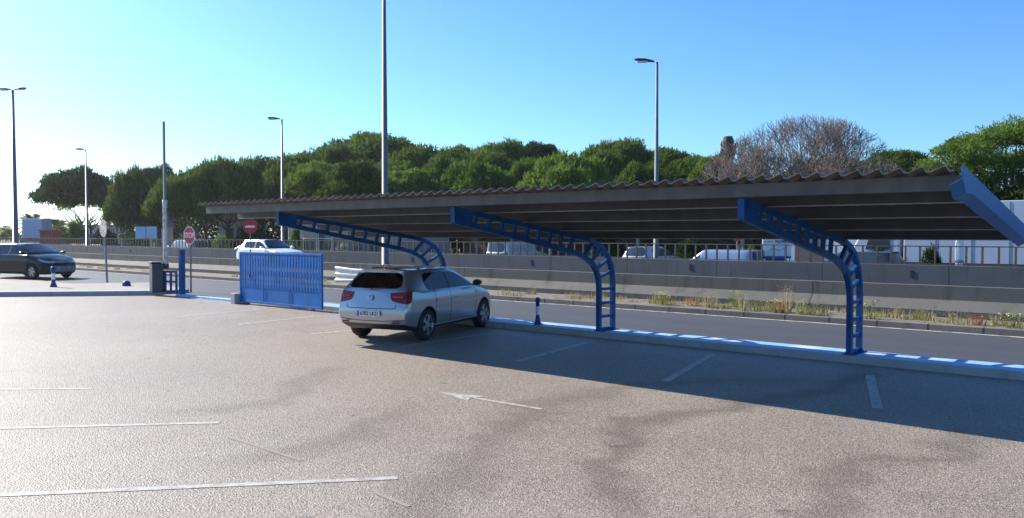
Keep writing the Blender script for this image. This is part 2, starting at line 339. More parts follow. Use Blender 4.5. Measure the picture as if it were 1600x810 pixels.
# ---------------- carport
zb = lambda v: 2.42 - .1354 * (v - 8.7)          # underside of the purlins
U0, U1 = -15.7, -1.62
cp = empty('carport', (-8.5, 12.87, 0), 0, 'long cantilevered carport with a corrugated metal roof on curved blue ladder posts', 'carport')
def rel(o, root=None): o.location = -Vector((root or cp).location); return o
def corrug():
    b = MB(); P = .2; prof = [(0, 0), (.02, 0), (.125, .046), (.15, .046), (.175, 0)]
    xs = []; u = U0
    while u < U1 - .01:
        for dx, dz in prof:
            if u + dx <= U1: xs.append((u + dx, dz))
        u += P
    ys = [8.54, 10.6, 12.75]; n = len(xs)
    for y in ys:
        for x, dz in xs: b.v.append((x, y, zb(y) + .162 + dz))
    for y in ys:
        for x, dz in xs: b.v.append((x, y, zb(y) + .150 + dz))
    for layer in (0, 3):
        for j in range(2):
            for i in range(n - 1):
                a = (layer + j) * n + i; b.f.append((a, a + 1, a + 1 + n, a + n)); b.m.append(0)
    for j in (0, 2):
        for i in range(n - 1):
            a = j * n + i; c = (j + 3) * n + i; b.f.append((a, a + 1, c + 1, c)); b.m.append(0)
    return b
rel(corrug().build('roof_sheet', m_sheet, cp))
for i, v in enumerate((8.72, 9.45, 10.45, 11.5, 12.5)):
    b = MB(); z = zb(v); dep = .149
    if i: b.box(U0 + .02, U1 - .02, v - .004, v - .0005, z, z + .013, 1)  # thin proud strip added to draw the lit line along the purlin
    for (y0, y1, z0, z1) in ((v, v + .006, z, z + dep), (v + .007, v + .06, z, z + .006), (v + .007, v + .06, z + dep - .006, z + dep), (v + .054, v + .06, z + .007, z + .022)):
        b.box(U0 + .02, U1 - .02, y0, y1, z0, z1, 1 if (i and z1 < z + .03) else 0)
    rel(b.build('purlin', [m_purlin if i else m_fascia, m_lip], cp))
def ribbon(path, t, u0, u1, b):    # bar of thickness t following path (v,z), between u0 and u1
    L, Rr = [], []
    for i, p in enumerate(path):
        p = Vector(p); a = Vector(path[max(i - 1, 0)]); c = Vector(path[min(i + 1, len(path) - 1)]); d = (c - a).normalized(); nrm = Vector((-d.y, d.x)) * t / 2
        L.append(p + nrm); Rr.append(p - nrm)
    n = len(path); vs = [(u, q.x, q.y) for u in (u0, u1) for q in L + Rr]
    fs = []
    for i in range(n - 1):
        fs += [(i, i + 1, n + i + 1, n + i), (2 * n + i, 2 * n + i + 1, 3 * n + i + 1, 3 * n + i), (i, i + 1, 2 * n + i + 1, 2 * n + i), (n + i, n + i + 1, 3 * n + i + 1, 3 * n + i)]
    fs += [(0, n, 3 * n, 2 * n), (n - 1, 2 * n - 1, 4 * n - 1, 3 * n - 1)]
    b.add(vs, fs); return b
outer = [(13.08, .13), (13.08, 1.0), (13.06, 1.2), (13.0, 1.38), (12.9, 1.54), (12.76, 1.675), (12.58, 1.775), (12.36, 1.85), (12.1, 1.905), (8.74, 2.375)]
inner = [(12.65, .13), (12.65, .95), (12.63, 1.12), (12.56, 1.275), (12.44, 1.41), (12.26, 1.515), (12.03, 1.60), (11.75, 1.665), (8.74, 2.20)]
outer = [(v + .2, z) for v, z in outer[:-1]] + [(8.80, 2.375)]; inner = [(v + .145, z) for v, z in inner[:-1]] + [(8.80, 2.20)]
def pt(path, s):   # point at fraction s of arc length
    P_ = [Vector(p) for p in path]; ls = [(P_[i + 1] - P_[i]).length for i in range(len(P_) - 1)]; t = s * sum(ls)
    for i, l in enumerate(ls):
        if t <= l: return P_[i].lerp(P_[i + 1], t / l)
        t -= l
    return P_[-1]
def cpost(u):
    rt = empty('post', (u - cp.location.x, 0, 0)); rt.parent = cp
    sh = Vector((0, -cp.location.y, 0))
    o = ribbon(outer, .085, -.04, .04, MB()).build('outer_chord', m_blue, rt); o.location = sh
    o = ribbon(inner, .085, -.04, .04, MB()).build('inner_chord', m_blue, rt); o.location = sh
    b = MB()
    rung = [((12.675, z), (13.055, z)) for z in (.16, .40, .66, .93)] + [((12.66, 1.16), (13.04, 1.27)), ((12.55, 1.32), (12.92, 1.52)), ((12.37, 1.47), (12.70, 1.71)), ((12.14, 1.57), (12.42, 1.83))]
    for i in range(9):
        s = i / 9.0; v0 = 11.85 - s * 2.9
        zi = 1.63 + (2.20 - 1.665) / (11.895 - 8.80) * (11.85 - v0) + .01; zo = 1.905 + (2.375 - 1.905) / (12.3 - 8.80) * (12.3 - v0)
        rung.append(((v0, zi), (v0 + .06, zo)))
    rung = [((p[0] + (.145 if p[0] > 11.9 else 0), p[1]), (q[0] + (.2 if p[0] > 11.9 else 0), q[1])) for p, q in rung]
    for p, q in rung: o = ribbon([p, q], .05, -.028, .028, MB()).build('rung', m_blue, rt); o.location = sh
    o = ribbon([(8.815, 2.288), (9.22, 2.225)], .15, -.012, .012, MB()).build('tip_gusset', m_blue, rt); o.location = sh
    o = MB().box(-.042, .042, 8.785, 8.81, 2.165, 2.405).build('end_plate', m_blue, rt); o.location = sh
    b = MB().box(-.10, .10, 12.765, 13.36, .1232, .135)
    for dx in (-.085, .085):
        for v in (12.9, 13.18): b.lathe([(0, .152), (.013, .152), (.013, .135)], 8, 'z', c=(dx, v, 0))
    b.prism([(.052, .136), (.052, .21), (.105, .136)], 'y', 13.2, 13.212)
    o = b.build('base_plate', m_blue, rt); o.location = sh
    return rt
for u in (-13.2, -8.56, -3.92): cpost(u)
# blue end flashings: wide band with a folded foot
def trim(u, s, mt):
    b = MB(); vs = []
    for v in (8.55, 8.72, 9.1, 12.8):
        z = zb(v); drop = .05 if v < 8.6 else (-.05 if v < 8.8 else -.01)
        t = .20
        vs.append([(u, v, z + t), (u + s * .012, v, z + t + .012), (u + s * .012, v, z + drop + .03), (u - s * .10, v, z + drop - .035), (u - s * .10, v, z + drop - .027), (u, v, z + drop + .036)])
    for i in range(3):
        b.add(vs[i] + vs[i + 1], [(k, (k + 1) % 6, 6 + (k + 1) % 6, 6 + k) for k in range(6)] + [tuple(range(6)), tuple(range(6, 12))])
    rel(b.build('end_trim', mt, cp))
trim(U1, 1, m_trim)
m_gate = M('gate_blue_paint', (.004, .13, .42), .5, 0, .2, 2, spec=.25)
# ---------------- gate, barrier machine, posts and signs
gt = empty('sliding_gate', (-18.6, 12.42, 0), 0, 'blue slatted sliding gate standing open behind the silver hatchback', 'gate')
b = MB(); W2 = 1.9
for (z0, z1) in ((.06, .12), (1.43, 1.48)): b.box(-W2, W2, -.03, .03, z0, z1)
for x in (-W2, W2 - .05): b.box(x, x + .05, -.029, .029, .1201, 1.429)
b.build('frame', m_gate, gt, bevel=.004)
MB().box(-W2 + .051, W2 - .051, -.012, .012, .121, .50).build('lower_panel', m_gate, gt)
b = MB(); nsl = 29; pit = (2 * W2 - .12) / nsl
for i in range(nsl):
    x = -W2 + .07 + i * pit; b.box(x, x + pit - .036, -.022, -.004, .5, 1.429)
b.build('slats', m_gate, gt)
b = MB()
for z0, z1 in ((.501, .60), (.69, .73), (.82, .98), (1.10, 1.31), (1.39, 1.428)): b.box(-W2 + .051, W2 - .051, -.003, .014, z0, z1)
for x in (-.75, .45): b.box(x, x + .04, -.03, -.0225, .121, .5)
b.build('cross_bands', m_gate, gt)
b = MB()
for x in (-1.5, 1.5): b.lathe([(0, -.02), (.06, -.02), (.06, .02), (0, .02)], 16, 'y', c=(x, .0, .062))
b.build('wheels', m_dark, gt)
MB().box(-1.4, -1.38, -.05, -.023, .78, .86).build('latch_handle', m_galv, gt)
MB().box(-W2 - .22, W2 + .3, -.02, .02, .001, .02).build('floor_rail', m_rust, gt)
t = MB().box(-.11, .11, -.11, .11, -.02, .30).build('gate_stop_block', m_kwhite, bevel=.01); t.location = (-20.62, 12.35, 0); tag(t, 'short pale concrete block at the left foot of the blue gate', 'block')
gp = MB().box(-.05, .05, -.05, .05, 0, 1.45).build('gate_guide_post', m_galv, bevel=.005); gp.location = (-20.46, 12.52, 0); tag(gp, 'thin grey guide post at the left end of the blue gate', 'post')
bm_ = empty('barrier_gate', (-25.35, 12.35, .0), R(-8), 'dark barrier cabinet with its worn white arm raised straight up', 'barrier gate')
b = MB().prism([(-.13, .10), (.15, .10), (.15, 1.02), (-.13, 1.08)], 'y', -.17, .17); b.build('cabinet', m_grey if False else M('cabinet_paint', (.05, .055, .06), .5, 0, .2, 5), bm_, bevel=.012)
MB().box(-.145, .165, -.19, .19, 1.06, 1.10).build('cabinet_lid', M('cabinet_lid_paint', (.22, .22, .23), .45, 0, .15, 5), bm_, bevel=.01)
m_arm = worn_paint('peeling_arm_sleeve', (.72, .69, .65), (.30, .26, .23), .56, 9)
b = MB(); zz = [1.0 + i * .16 for i in range(14)]
b.tube([(.12 + .012 * math.sin(i * 2.1), .26, z) for i, z in enumerate(zz)], [.062 + .018 * random.random() for _ in zz], 10)
b.build('arm_sleeve', m_arm, bm_, smooth=True)
MB().box(.085, .155, .225, .295, 3.05, 5.6).build('arm', m_grey, bm_, bevel=.006)
MB().lathe([(0, .19), (.1, .19), (.1, .34), (0, .34)], 18, 'y', c=(.1, 0, .95)).build('pivot', m_dark, bm_)
t = MB().box(-.075, .075, -.075, .075, 0.0, 1.42).box(-.082, .082, -.082, .082, 1.42, 1.44).build('gate_post', m_blue, bevel=.006); t.location = (-24.45, 12.75, .05); tag(t, 'square bright blue gate post beside the raised barrier arm', 'post')
fr = empty('frame_rack', (-24.9, 12.62, 0), R(10), 'small blue metal lattice panel between the dark cabinet and the blue post', 'panel')
b = MB()
for x in (-.32, -.05, .22): b.box(x, x + .07, -.02, .02, .1, .80)
for z in (.1, .42, .74): b.box(-.249, .219, -.018, .018, z, z + .06)
b.box(-.45, -.325, -.018, .018, .1, .80)
b.build('lattice', m_blue, fr)
def signpost(name, loc, h, tilt, label, cat, mat=None, r=.03):
    root = empty(name, loc, 0, label, cat); root.rotation_euler = tilt
    MB().tube([(0, 0, 0), (0, 0, h)], r, 10).build('pole', mat or m_galv, root, smooth=False); return root
def plate(root, name, n, rad, z, yaw, mat, t=.006, rot=0, border=None, bw=.03):
    """flat n-gon sign face; its front looks along local -Y turned by yaw"""
    q = empty if False else None
    b = MB(); pts = [(rad * math.cos(2 * math.pi * i / n + rot), rad * math.sin(2 * math.pi * i / n + rot)) for i in range(n)]
    b.prism(pts, 'y', -.04 - t, -.04)
    o = b.build(name, border or mat, root); o.location = (0, 0, z); o.rotation_euler = (0, 0, yaw)
    if border:
        k_ = (rad - bw) / rad; b = MB().prism([(x * k_, y * k_) for x, y in pts], 'y', -.04 - t - .003, -.04 - t - .001)
        f = b.build(name + '_field', mat, o)
    return o
YV = R(22)   # turns a face towards the road users
sg = signpost('stop_sign', (-25.84, 13.79, .0), 2.15, (0, 0, 0), 'red octagonal stop sign on a grey pole just right of the raised barrier arm', 'road sign', m_grey)
o = plate(sg, 'sign_face', 8, .325, 1.93, R(8), m_red, rot=R(22.5), border=m_white, bw=.028)
text('lettering', 'STOP', .24, m_white, o, (0, -.0512, 0), (R(90), 0, 0), .001, 1.0, bold=.006)
sg = signpost('side_road_sign', (-31.83, 13.58, .1), 2.25, (0, R(-3.0), R(15)), 'round red and white sign seen almost edge-on, on a leaning pole behind the black car', 'road sign', m_galv, .04)
m_fade = worn_paint('peeling_red_sign', (.42, .10, .09), (.75, .72, .68), .5, 9)
plate(sg, 'sign_face', 28, .33, 2.1, R(-16), m_fade, border=m_white, bw=.03)
sg = signpost('no_entry_sign', (-31.2, 19.4, .08), 2.5, (0, 0, 0), 'round red no entry sign with a white bar above the blue gate', 'road sign', m_grey)
o = plate(sg, 'sign_face', 32, .305, 2.22, R(52), m_red)
MB().box(-.20, .20, -.050, -.047, -.045, .045).build('white_bar', m_white, o)
b = MB()
for x in (-.1, .1): b.box(x - .025, x + .025, -.03, -.0, .31, .40)
b.build('clamps', m_galv, o)
# flexible blue and white bollards
def bollard():
    rt = empty('bollard'); 
    MB().lathe([(0, 0), (.075, 0), (.075, .03), (.055, .10), (.042, .16), (.04, .19)], 20).build('base', m_blue, rt, smooth=True)
    MB().lathe([(.04, .19), (.04, .23)], 20).build('lower_band', m_blue, rt, smooth=True)
    MB().lathe([(.0405, .23), (.0405, .42)], 20).build('white_band', m_white, rt, smooth=True)
    MB().lathe([(.04, .42), (.04, .52), (.05, .53), (.054, .56), (.05, .60), (.03, .625), (0, .63)], 20).build('cap', m_blue, rt, smooth=True)
    return rt
bo = bollard(); bo.location = (-10.15, 12.92, .1225); bo.scale = (1, 1, .9)
tag(bo, 'small blue bollard with a white band between the hatchback and the middle carport post', 'bollard', 'blue and white bollards')
bo2 = copy_tree(bo); bo2.location = (-30.3, 11.1, .125); bo2.scale = (1.5, 1.5, 1.15); tag(bo2, 'blue bollard with a white band on the island in front of the black car', 'bollard')
st = MB().lathe([(0, 0), (.14, 0), (.14, .10), (.10, .17), (0, .19)], 18).build('bollard_stub', m_blue, smooth=True); st.location = (-28.9, 13.0, .125); tag(st, 'low blue round stub on the island left of the dark cabinet', 'bollard stub')
# steel guardrail with fishtail end
gr = empty('guardrail', (-24.4, 19.6, .09), 0, 'white steel guardrail with flared end seen past the back of the silver hatchback', 'guardrail')
wp = [(0, .0), (-.05, .03), (-.05, .08), (0, .12), (0, .19), (-.05, .22), (-.05, .28), (0, .31), (0, .39), (-.05, .42), (-.05, .47), (0, .50)]
b = MB(); n = len(wp); xs = [(-1.1, 1.25, .0), (-.5, 1.12, 0), (0, 1, 0), (3.4, 1, 0)]
vs = []
for x, sc, dy in xs:
    vs += [(x, y + dy, .06 + .25 + (z - .25) * sc) for y, z in wp] + [(x, y + .004 + dy, .06 + .25 + (z - .25) * sc) for y, z in reversed(wp)]
for i in range(len(xs) - 1):
    a = i * 2 * n; b.add([], []); b.f += [(a + j, a + (j + 1) % (2 * n), a + 2 * n + (j + 1) % (2 * n), a + 2 * n + j) for j in range(2 * n)]; b.m += [0] * 2 * n
b.v = vs; b.f += [tuple(range(2 * n)), tuple(range(len(vs) - 2 * n, len(vs)))]; b.m += [0, 0]
m_rail = M('galvanised_rail_white', (.68, .68, .66), .4, .3, .1, 4)
b.build('rail_beam', m_rail, gr)
p_ = MB().box(-.04, .04, .01, .09, 0, .70).build('rail_post', m_galv, gr); p_.location = (.4, 0, 0)
for x in (1.8, 3.2): c = p_.copy(); C.objects.link(c); c.parent = gr; c.location = (x, 0, 0)
# ---------------- street lamps
def lamp(loc, h, heads, r, label, yaw=0):
    rt = empty('street_lamp', loc, yaw, label, 'street lamp', 'tall street lamps along the highway')
    MB().tube([(0, 0, 0), (0, 0, .5), (0, 0, .5), (0, 0, h)], [r * 1.15, r * 1.15, r, r * .42], 14).build('pole', m_galv, rt, smooth=True)
    for s in heads:
        b = MB(); ring = []
        for t, wy, zt, zl in ((0, .05, .03, -.03), (.15, .12, .07, -.04), (.5, .19, .10, -.05), (.85, .17, .07, -.05), (1.0, .08, .02, -.03)):
            x = s * (.12 + t * .95); z = h + .02 + .10 * t
            ring.append([(x, wy * math.cos(a), z + (zt if math.sin(a) > 0 else -zl) * math.sin(a)) for a in [2 * math.pi * q / 12 for q in range(12)]])
        for i in range(4): b.add(ring[i] + ring[i + 1], [(q, (q + 1) % 12, 12 + (q + 1) % 12, 12 + q) for q in range(12)])
        b.add(ring[0], [tuple(range(12))]); b.add(ring[-1], [tuple(range(12))])
        hd = b.build('lamp_head', m_dark, rt, smooth=True)
        MB().box(min(s * .45, s * .95), max(s * .45, s * .95), -.12, .12, h - .02, h + .035).build('lens', m_lampglass, hd, bevel=.015)
    return rt
lamp((-64.0, 21.0, 0), 12.2, (-1, 1), .20, 'tall double-headed street lamp behind the black car, leftmost of the lamps', R(32))
lamp((-24.1, 20.95, 0), 12.6, (-1, 1), .14, 'tall pole rising out of the picture above the silver hatchback', R(20))
lamp((-80.6, 32.6, -.39), 10.4, (-1,), .13, 'single-headed street lamp in front of the left-hand pines', R(30))
lamp((-48.6, 32.8, -.39), 10.4, (-1,), .13, 'single-headed street lamp above the left end of the carport roof', R(35))
lamp((-19.0, 33.2, -.39), 10.4, (-1,), .13, 'single-headed street lamp behind the carport roof, right of the middle', R(40))
# ---------------- vehicles
DEF = dict(L=4.05, W=1.75, H=1.45, zs=.30, zm=.58, zsh=.82, zbelt=.94, ax_r=.78, ax_f=3.33, wr=.315, ws_top=2.20, cowl=2.98, hood_f=3.86, hoodz=.78, cpil=.78, bp=1.72, rw_top=.42, rw_bot=.15, van=False, tum=.30, lampd=.05, rup=0)
def stations(p):
    L, W, H = p['L'], p['W'] / 2, p['H']; zs, zm, zsh, zb_ = p['zs'], p['zm'], p['zsh'], p['zbelt']; yt = W - p['tum']; zg = zb_ + .03
    Y = [W - .17, W - .06, W - .01, W - .015, W - .055, W - .085, yt + .045, yt - .01]; Z = [.2, zs, zm, zsh, zb_, zg, H - .10, H - .035]
    st = []
    def S_(xs, y=None, z=None, seam=False): st.append((list(xs), list(y or Y), list(z or Z), seam))
    rb, rt_ = p['rw_bot'], p['rw_top']
    S_([.12, .06, .0, .06, rb - .03, rb, rt_, rt_ - .03], [W - .25, W - .13, W - .09, W - .10, W - .13, W - .17, yt - .03, yt - .07], [.3, .38, zm, zsh - p['lampd'], zb_ + p['rup'], zg + p['rup'] + .01, H - .075, H - .045])
    S_([.22, .18, .13, .18, rb + .10, rb + .13, rt_ + .06, rt_ + .05], [W - .19, W - .07, W - .02, W - .03, W - .07, W - .10, yt + .02, yt - .02], [.25, .33, zm, zsh - p['lampd'], zb_ + p['rup'], zg + p['rup'], H - .10, H - .035])
    c = p['cpil']; m = (c + .18) / 2 + .05
    S_([m, m, m, m, m, m + .02, max(c - .14, rt_ + .12), max(c - .14, rt_ + .14)])
    S_([c - .02, c - .02, c - .02, c - .02, c, c, c + .06, c + .06])
    c1 = c + .30
    S_([c1] * 8); S_([c1 + .016] * 8, seam=True)
    bp = p['bp']; S_([bp] * 8); S_([bp + .016] * 8, seam=True); S_([bp + .09] * 8)
    wt, co = p['ws_top'], p['cowl']
    S_([wt + .12] * 4 + [wt + .10, wt + .10, wt, wt], z=[.2, zs, zm, zsh, zb_, zg, H - .10, H - .04])
    t = .86; zw = (zg + .03) * t + (H - .04) * (1 - t); xw = co * t + wt * (1 - t)
    for d in (0, .016): S_([xw + d] * 8, [W - .17, W - .06, W - .01, W - .015, W - .06, W - .10, W - .13, W - .17], [.2, zs, zm, zsh, zb_ - .005, zg - .005, zg + .03, zw], seam=d > 0)
    S_([co] * 8, [W - .17, W - .06, W - .01, W - .015, W - .07, W - .13, W - .18, W - .24], [.2, zs, zm, zsh, zb_ - .01, zb_ + .005, zb_ + .015, zb_ + .03])
    hf, hz = p['hood_f'], p['hoodz']
    for t in (.3, .68):
        x = co + (hf - co) * t; zt = zb_ + (hz - zb_) * (t ** 1.6)
        S_([x] * 8, [W - .17, W - .06 - .02 * t, W - .015 - .04 * t, W - .03 - .05 * t, W - .09 - .05 * t, W - .16, W - .24, W - .34], [.2, zs, zm, min(zsh, zt - .07), zt - .02, zt + .01, zt + .025, zt + .04])
    S_([hf] * 8, [W - .22, W - .12, W - .10, W - .12, W - .17, W - .22, W - .30, W - .40], [.2, zs, zm - .02, hz - .10, hz - .02, hz + .0, hz + .015, hz + .02])
    S_([L - .16, L - .06, L - .04, L - .10, L - .16, L - .17, L - .18, L - .19], [W - .34, W - .26, W - .24, W - .27, W - .32, W - .36, W - .42, W - .48], [.22, zs, zm - .04, hz - .13, hz - .05, hz - .04, hz - .03, hz - .02])
    return st
COLS = [-1, -.94, -.56, -.25, .25, .56, .94, 1]
PARTS = ['body', 'side_window', 'rear_window', 'windscreen', 'tail_light', 'headlight', 'lower_trim', 'grille', 'door_gap']
def make_car(p_, mats, levels=2, name='car', back_bulge=.07, front_bulge=.14, lights_side=True, extra_cols=None):
    p = dict(DEF); p.update(p_); st = stations(p); nS = len(st); nR = 8; nC = len(COLS); V = []; idx = {}
    def P_(s, r, c):
        xs, ys, zs, _ = st[s]; cc = COLS[c]; x, y, z = xs[r], ys[r], zs[r]; k = 1 - cc * cc
        if s == 0 and abs(abs(cc) - .56) < .01: z += {3: .05, 4: -.035}.get(r, 0)
        if s == 0: x -= back_bulge * k
        if s == nS - 1: x += front_bulge * k
        if r == nR - 1: z += .035 * k
        if r == nR - 1 and 0 < s < nS - 1:
            if s in (9, 10, 11, 12): x += .13 * k if s > 9 else .05 * k
        return (x, y * cc, z)
    def G(s, r, c):
        if (s, r, c) not in idx: idx[(s, r, c)] = len(V); V.append(P_(s, r, c))
        return idx[(s, r, c)]
    F, MI = [], []
    def q(a, b, c, d, m): F.append((a, b, c, d)); MI.append(m)
    for s in range(nS - 1):
        for r in range(nR - 1):
            seam = st[s + 1][3]; m = 0
            if r == 5 and 3 <= s < 12 and s != 7: m = 1
            if r == 5 and s == 4: m = 1
            if seam and r <= 4 and r >= 1: m = 8
            if s in (7,) and r == 5: m = 6
            if r == 5 and s >= 11: m = 0
            if p['van'] and r == 5 and s < 9: m = 0
            if r == 0: m = 6
            if lights_side and s == 0 and r == 3: m = 4
            if s == nS - 2 and r == 3: m = 5
            if s == nS - 3 and r == 3: m = 5
            for c, fl in ((nC - 1, 0), (0, 1)):
                a = [G(s, r, c), G(s + 1, r, c), G(s + 1, r + 1, c), G(s, r + 1, c)]
                q(*(a if not fl else a[::-1]), m)
        for c in range(nC - 1):
            m = 0
            if 9 <= s < 12 and 0 < c < nC - 2: m = 3
            q(G(s, nR - 1, c), G(s, nR - 1, c + 1), G(s + 1, nR - 1, c + 1), G(s + 1, nR - 1, c), m)
            q(G(s, 0, c), G(s + 1, 0, c), G(s + 1, 0, c + 1), G(s, 0, c + 1), 6)
    for r in range(nR - 1):
        for c in range(nC - 1):
            m = 0
            if r == 5 and 0 < c < nC - 2 and not p.get('blind'): m = 2
            if r == 3 and c in (0, 1, nC - 3, nC - 2): m = 4
            if r == 0: m = 6
            q(G(0, r, c), G(0, r + 1, c), G(0, r + 1, c + 1), G(0, r, c + 1), m)
            m = 0
            if r == 3: m = 5 if c in (0, 1, nC - 2, nC - 3) and not (c in (1, nC - 3) and False) else 7
            if r == 1 and 1 <= c <= nC - 3: m = 7
            if r == 0: m = 6
            q(G(nS - 1, r, c), G(nS - 1, r, c + 1), G(nS - 1, r + 1, c + 1), G(nS - 1, r + 1, c), m)
    me = bpy.data.meshes.new('tmp'); me.from_pydata(V, [], F); me.polygons.foreach_set('material_index', MI)
    dm = [bpy.data.materials.get('slot%d' % i) or bpy.data.materials.new('slot%d' % i) for i in range(9)]
    for m in dm: me.materials.append(m)
    bm = bmesh.new(); bm.from_mesh(me); bmesh.ops.recalc_face_normals(bm, faces=bm.faces)
    cr = bm.edges.layers.float.get('crease_edge') or bm.edges.layers.float.new('crease_edge')
    inv = {v: k_ for k_, v in idx.items()}; bm.verts.index_update()
    for e in bm.edges:
        a_, b_ = inv[e.verts[0].index], inv[e.verts[1].index]; side_ = a_[2] in (0, nC - 1) and b_[2] == a_[2]
        if side_ and a_[1] == b_[1] == 4: e[cr] = .55
        if side_ and a_[1] == b_[1] == 7 and a_[0] < 12: e[cr] = .5
        if side_ and a_[0] == b_[0] == 0: e[cr] = .45
        if a_[0] == b_[0] == 0 and a_[1] == b_[1] and a_[1] in (4, 7): e[cr] = .6
        ms = {f.material_index for f in e.link_faces}
        if len(ms) == 2: e[cr] = 1.0 if 8 in ms else (.9 if 4 in ms else .6)
        elif ms == {8} and abs(e.verts[0].co.z - e.verts[1].co.z) > abs(e.verts[0].co.x - e.verts[1].co.x): e[cr] = 1.0
    bm.to_mesh(me); bm.free()
    o = bpy.data.objects.new('tmp', me); C.objects.link(o)
    sb = o.modifiers.new('s', 'SUBSURF'); sb.levels = levels; sb.render_levels = levels
    cut = []
    for ax in (p['ax_r'], p['ax_f']):
        for s in (-1, 1):
            y0, y1 = sorted((s * (p['W'] / 2 - .26), s * (p['W'] / 2 + .2)))
            b = MB(); prof_ = [(0, y0), (p['wr'] + .055, y0), (p['wr'] + .055, y1), (0, y1)]
            b.lathe(prof_, 32, 'y', c=(ax, 0, p['wr'] + .01)); cb = b.build('cut', dm[6]); cut.append(cb)
            bo_ = o.modifiers.new('b', 'BOOLEAN'); bo_.operation = 'DIFFERENCE'; bo_.object = cb; bo_.solver = 'EXACT'; bo_.material_mode = 'TRANSFER' if hasattr(bo_, 'material_mode') else 'INDEX'
    bpy.context.view_layer.update()
    me2 = bpy.data.meshes.new_from_object(o.evaluated_get(bpy.context.evaluated_depsgraph_get()))
    slot = [mm.name if mm else '' for mm in me2.materials]
    for x in [o] + cut: bpy.data.objects.remove(x)
    verts = np.empty(len(me2.vertices) * 3); me2.vertices.foreach_get('co', verts); verts = verts.reshape(-1, 3)
    root = empty(name)
    mm = dict(zip(PARTS, [mats['paint'], mats['glass'], mats['glass'], mats['glass'], mats['tail'], mats['head'], m_dark, mats.get('grille', m_dark), m_black])); out = {}
    bodyobj = None
    groups = {}
    for pl in me2.polygons:
        nm = slot[pl.material_index]; i = int(nm[4:]) if nm.startswith('slot') else 6
        key = PARTS[i]; cy = sum(verts[v][1] for v in pl.vertices) / len(pl.vertices); cx = sum(verts[v][0] for v in pl.vertices) / len(pl.vertices)
        side = 0
        if key in ('side_window', 'tail_light', 'headlight'): side = 1 if cy > 0 else -1
        if key == 'side_window': side = side * (1 if cx < p['bp'] + .05 else 2)
        if key == 'door_gap': side = (1 if cy > 0 else -1) * (1 + round(cx / .3))
        groups.setdefault((key, side), []).append(tuple(pl.vertices))
    for (key, side), fs in groups.items():
        used = sorted({v for f in fs for v in f}); mp = {v: i for i, v in enumerate(used)}
        m3 = bpy.data.meshes.new(key); m3.from_pydata([tuple(verts[v]) for v in used], [], [tuple(mp[v] for v in f) for f in fs]); m3.materials.append(mm[key])
        m3.polygons.foreach_set('use_smooth', [True] * len(fs)); m3.update()
        if key in ('body', 'lower_trim'):
            try: m3.set_sharp_from_angle(angle=R(38))
            except Exception: pass
        oo = bpy.data.objects.new(key, m3); C.objects.link(oo); oo.parent = root; out[(key, side)] = oo
    bpy.data.meshes.remove(me2)
    for ax in (p['ax_r'], p['ax_f']):
        for s in (-1, 1):
            wh = make_wheel(p['wr'], mats.get('rim', m_rim)); wh.parent = root; wh.location = (ax, s * (p['W'] / 2 - .125), p['wr']); wh.rotation_euler = (0, random.uniform(0, 1.2), 0 if s < 0 else math.pi)
    return root, out, p
WH = {}
def make_wheel(r, rimmat):
    key = (round(r, 3), rimmat.name)
    if key not in WH:
        w2 = .105
        pr = [(r * .66, w2 - .02), (r * .70, w2 - .005), (r * .86, w2), (r * .95, w2 - .015), (r, w2 - .045), (r, -w2 + .045), (r * .95, -w2 + .015), (r * .86, -w2), (r * .7, -w2), (r * .66, -w2 + .02)]
        t = MB().lathe(pr, 36, 'y'); t.build('tmpw', m_black, smooth=True); tm = bpy.data.objects['tmpw'].data; bpy.data.objects.remove(bpy.data.objects['tmpw'])
        b = MB(); rr = r * .675
        b.lathe([(rr, -w2 + .012), (rr * .96, -w2 + .008), (rr * .93, -w2 + .03), (rr * .93, w2 - .03)], 36, 'y')
        b.lathe([(0, -w2 + .02), (rr * .16, -w2 + .022), (rr * .22, -w2 + .04), (rr * .22, -w2 + .08)], 20, 'y')
        for i in range(5):
            for da in (-.17, .17):
                a = 2 * math.pi * i / 5
                p0 = Vector((rr * .15 * math.cos(a), 0, rr * .15 * math.sin(a))); p1 = Vector((rr * .95 * math.cos(a + da), 0, rr * .95 * math.sin(a + da)))
                d = (p1 - p0).normalized(); nn = d.cross(Vector((0, 1, 0)))
                vs = []
                for p_, wd in ((p0, .026), (p1, .017)):
                    for sy in (-w2 + .025, -w2 + .05):
                        for s in (-1, 1): vs.append(p_ + nn * wd * s + Vector((0, sy, 0)))
                b.add(vs, [(0, 1, 5, 4), (2, 6, 7, 3), (0, 4, 6, 2), (1, 3, 7, 5)])
        b.build('tmpr', rimmat); rm = bpy.data.objects['tmpr'].data; bpy.data.objects.remove(bpy.data.objects['tmpr'])
        b = MB().lathe([(0, -w2 + .085), (rr * .93, -w2 + .085)], 30, 'y'); b.build('tmpd', m_dark); dm_ = bpy.data.objects['tmpd'].data; bpy.data.objects.remove(bpy.data.objects['tmpd'])
        WH[key] = (tm, rm, dm_)
    tm, rm, dm_ = WH[key]
    t = bpy.data.objects.new('wheel', tm); C.objects.link(t)
    for nm, me in (('rim', rm), ('brake_disc', dm_)):
        o = bpy.data.objects.new(nm, me); C.objects.link(o); o.parent = t
    return t
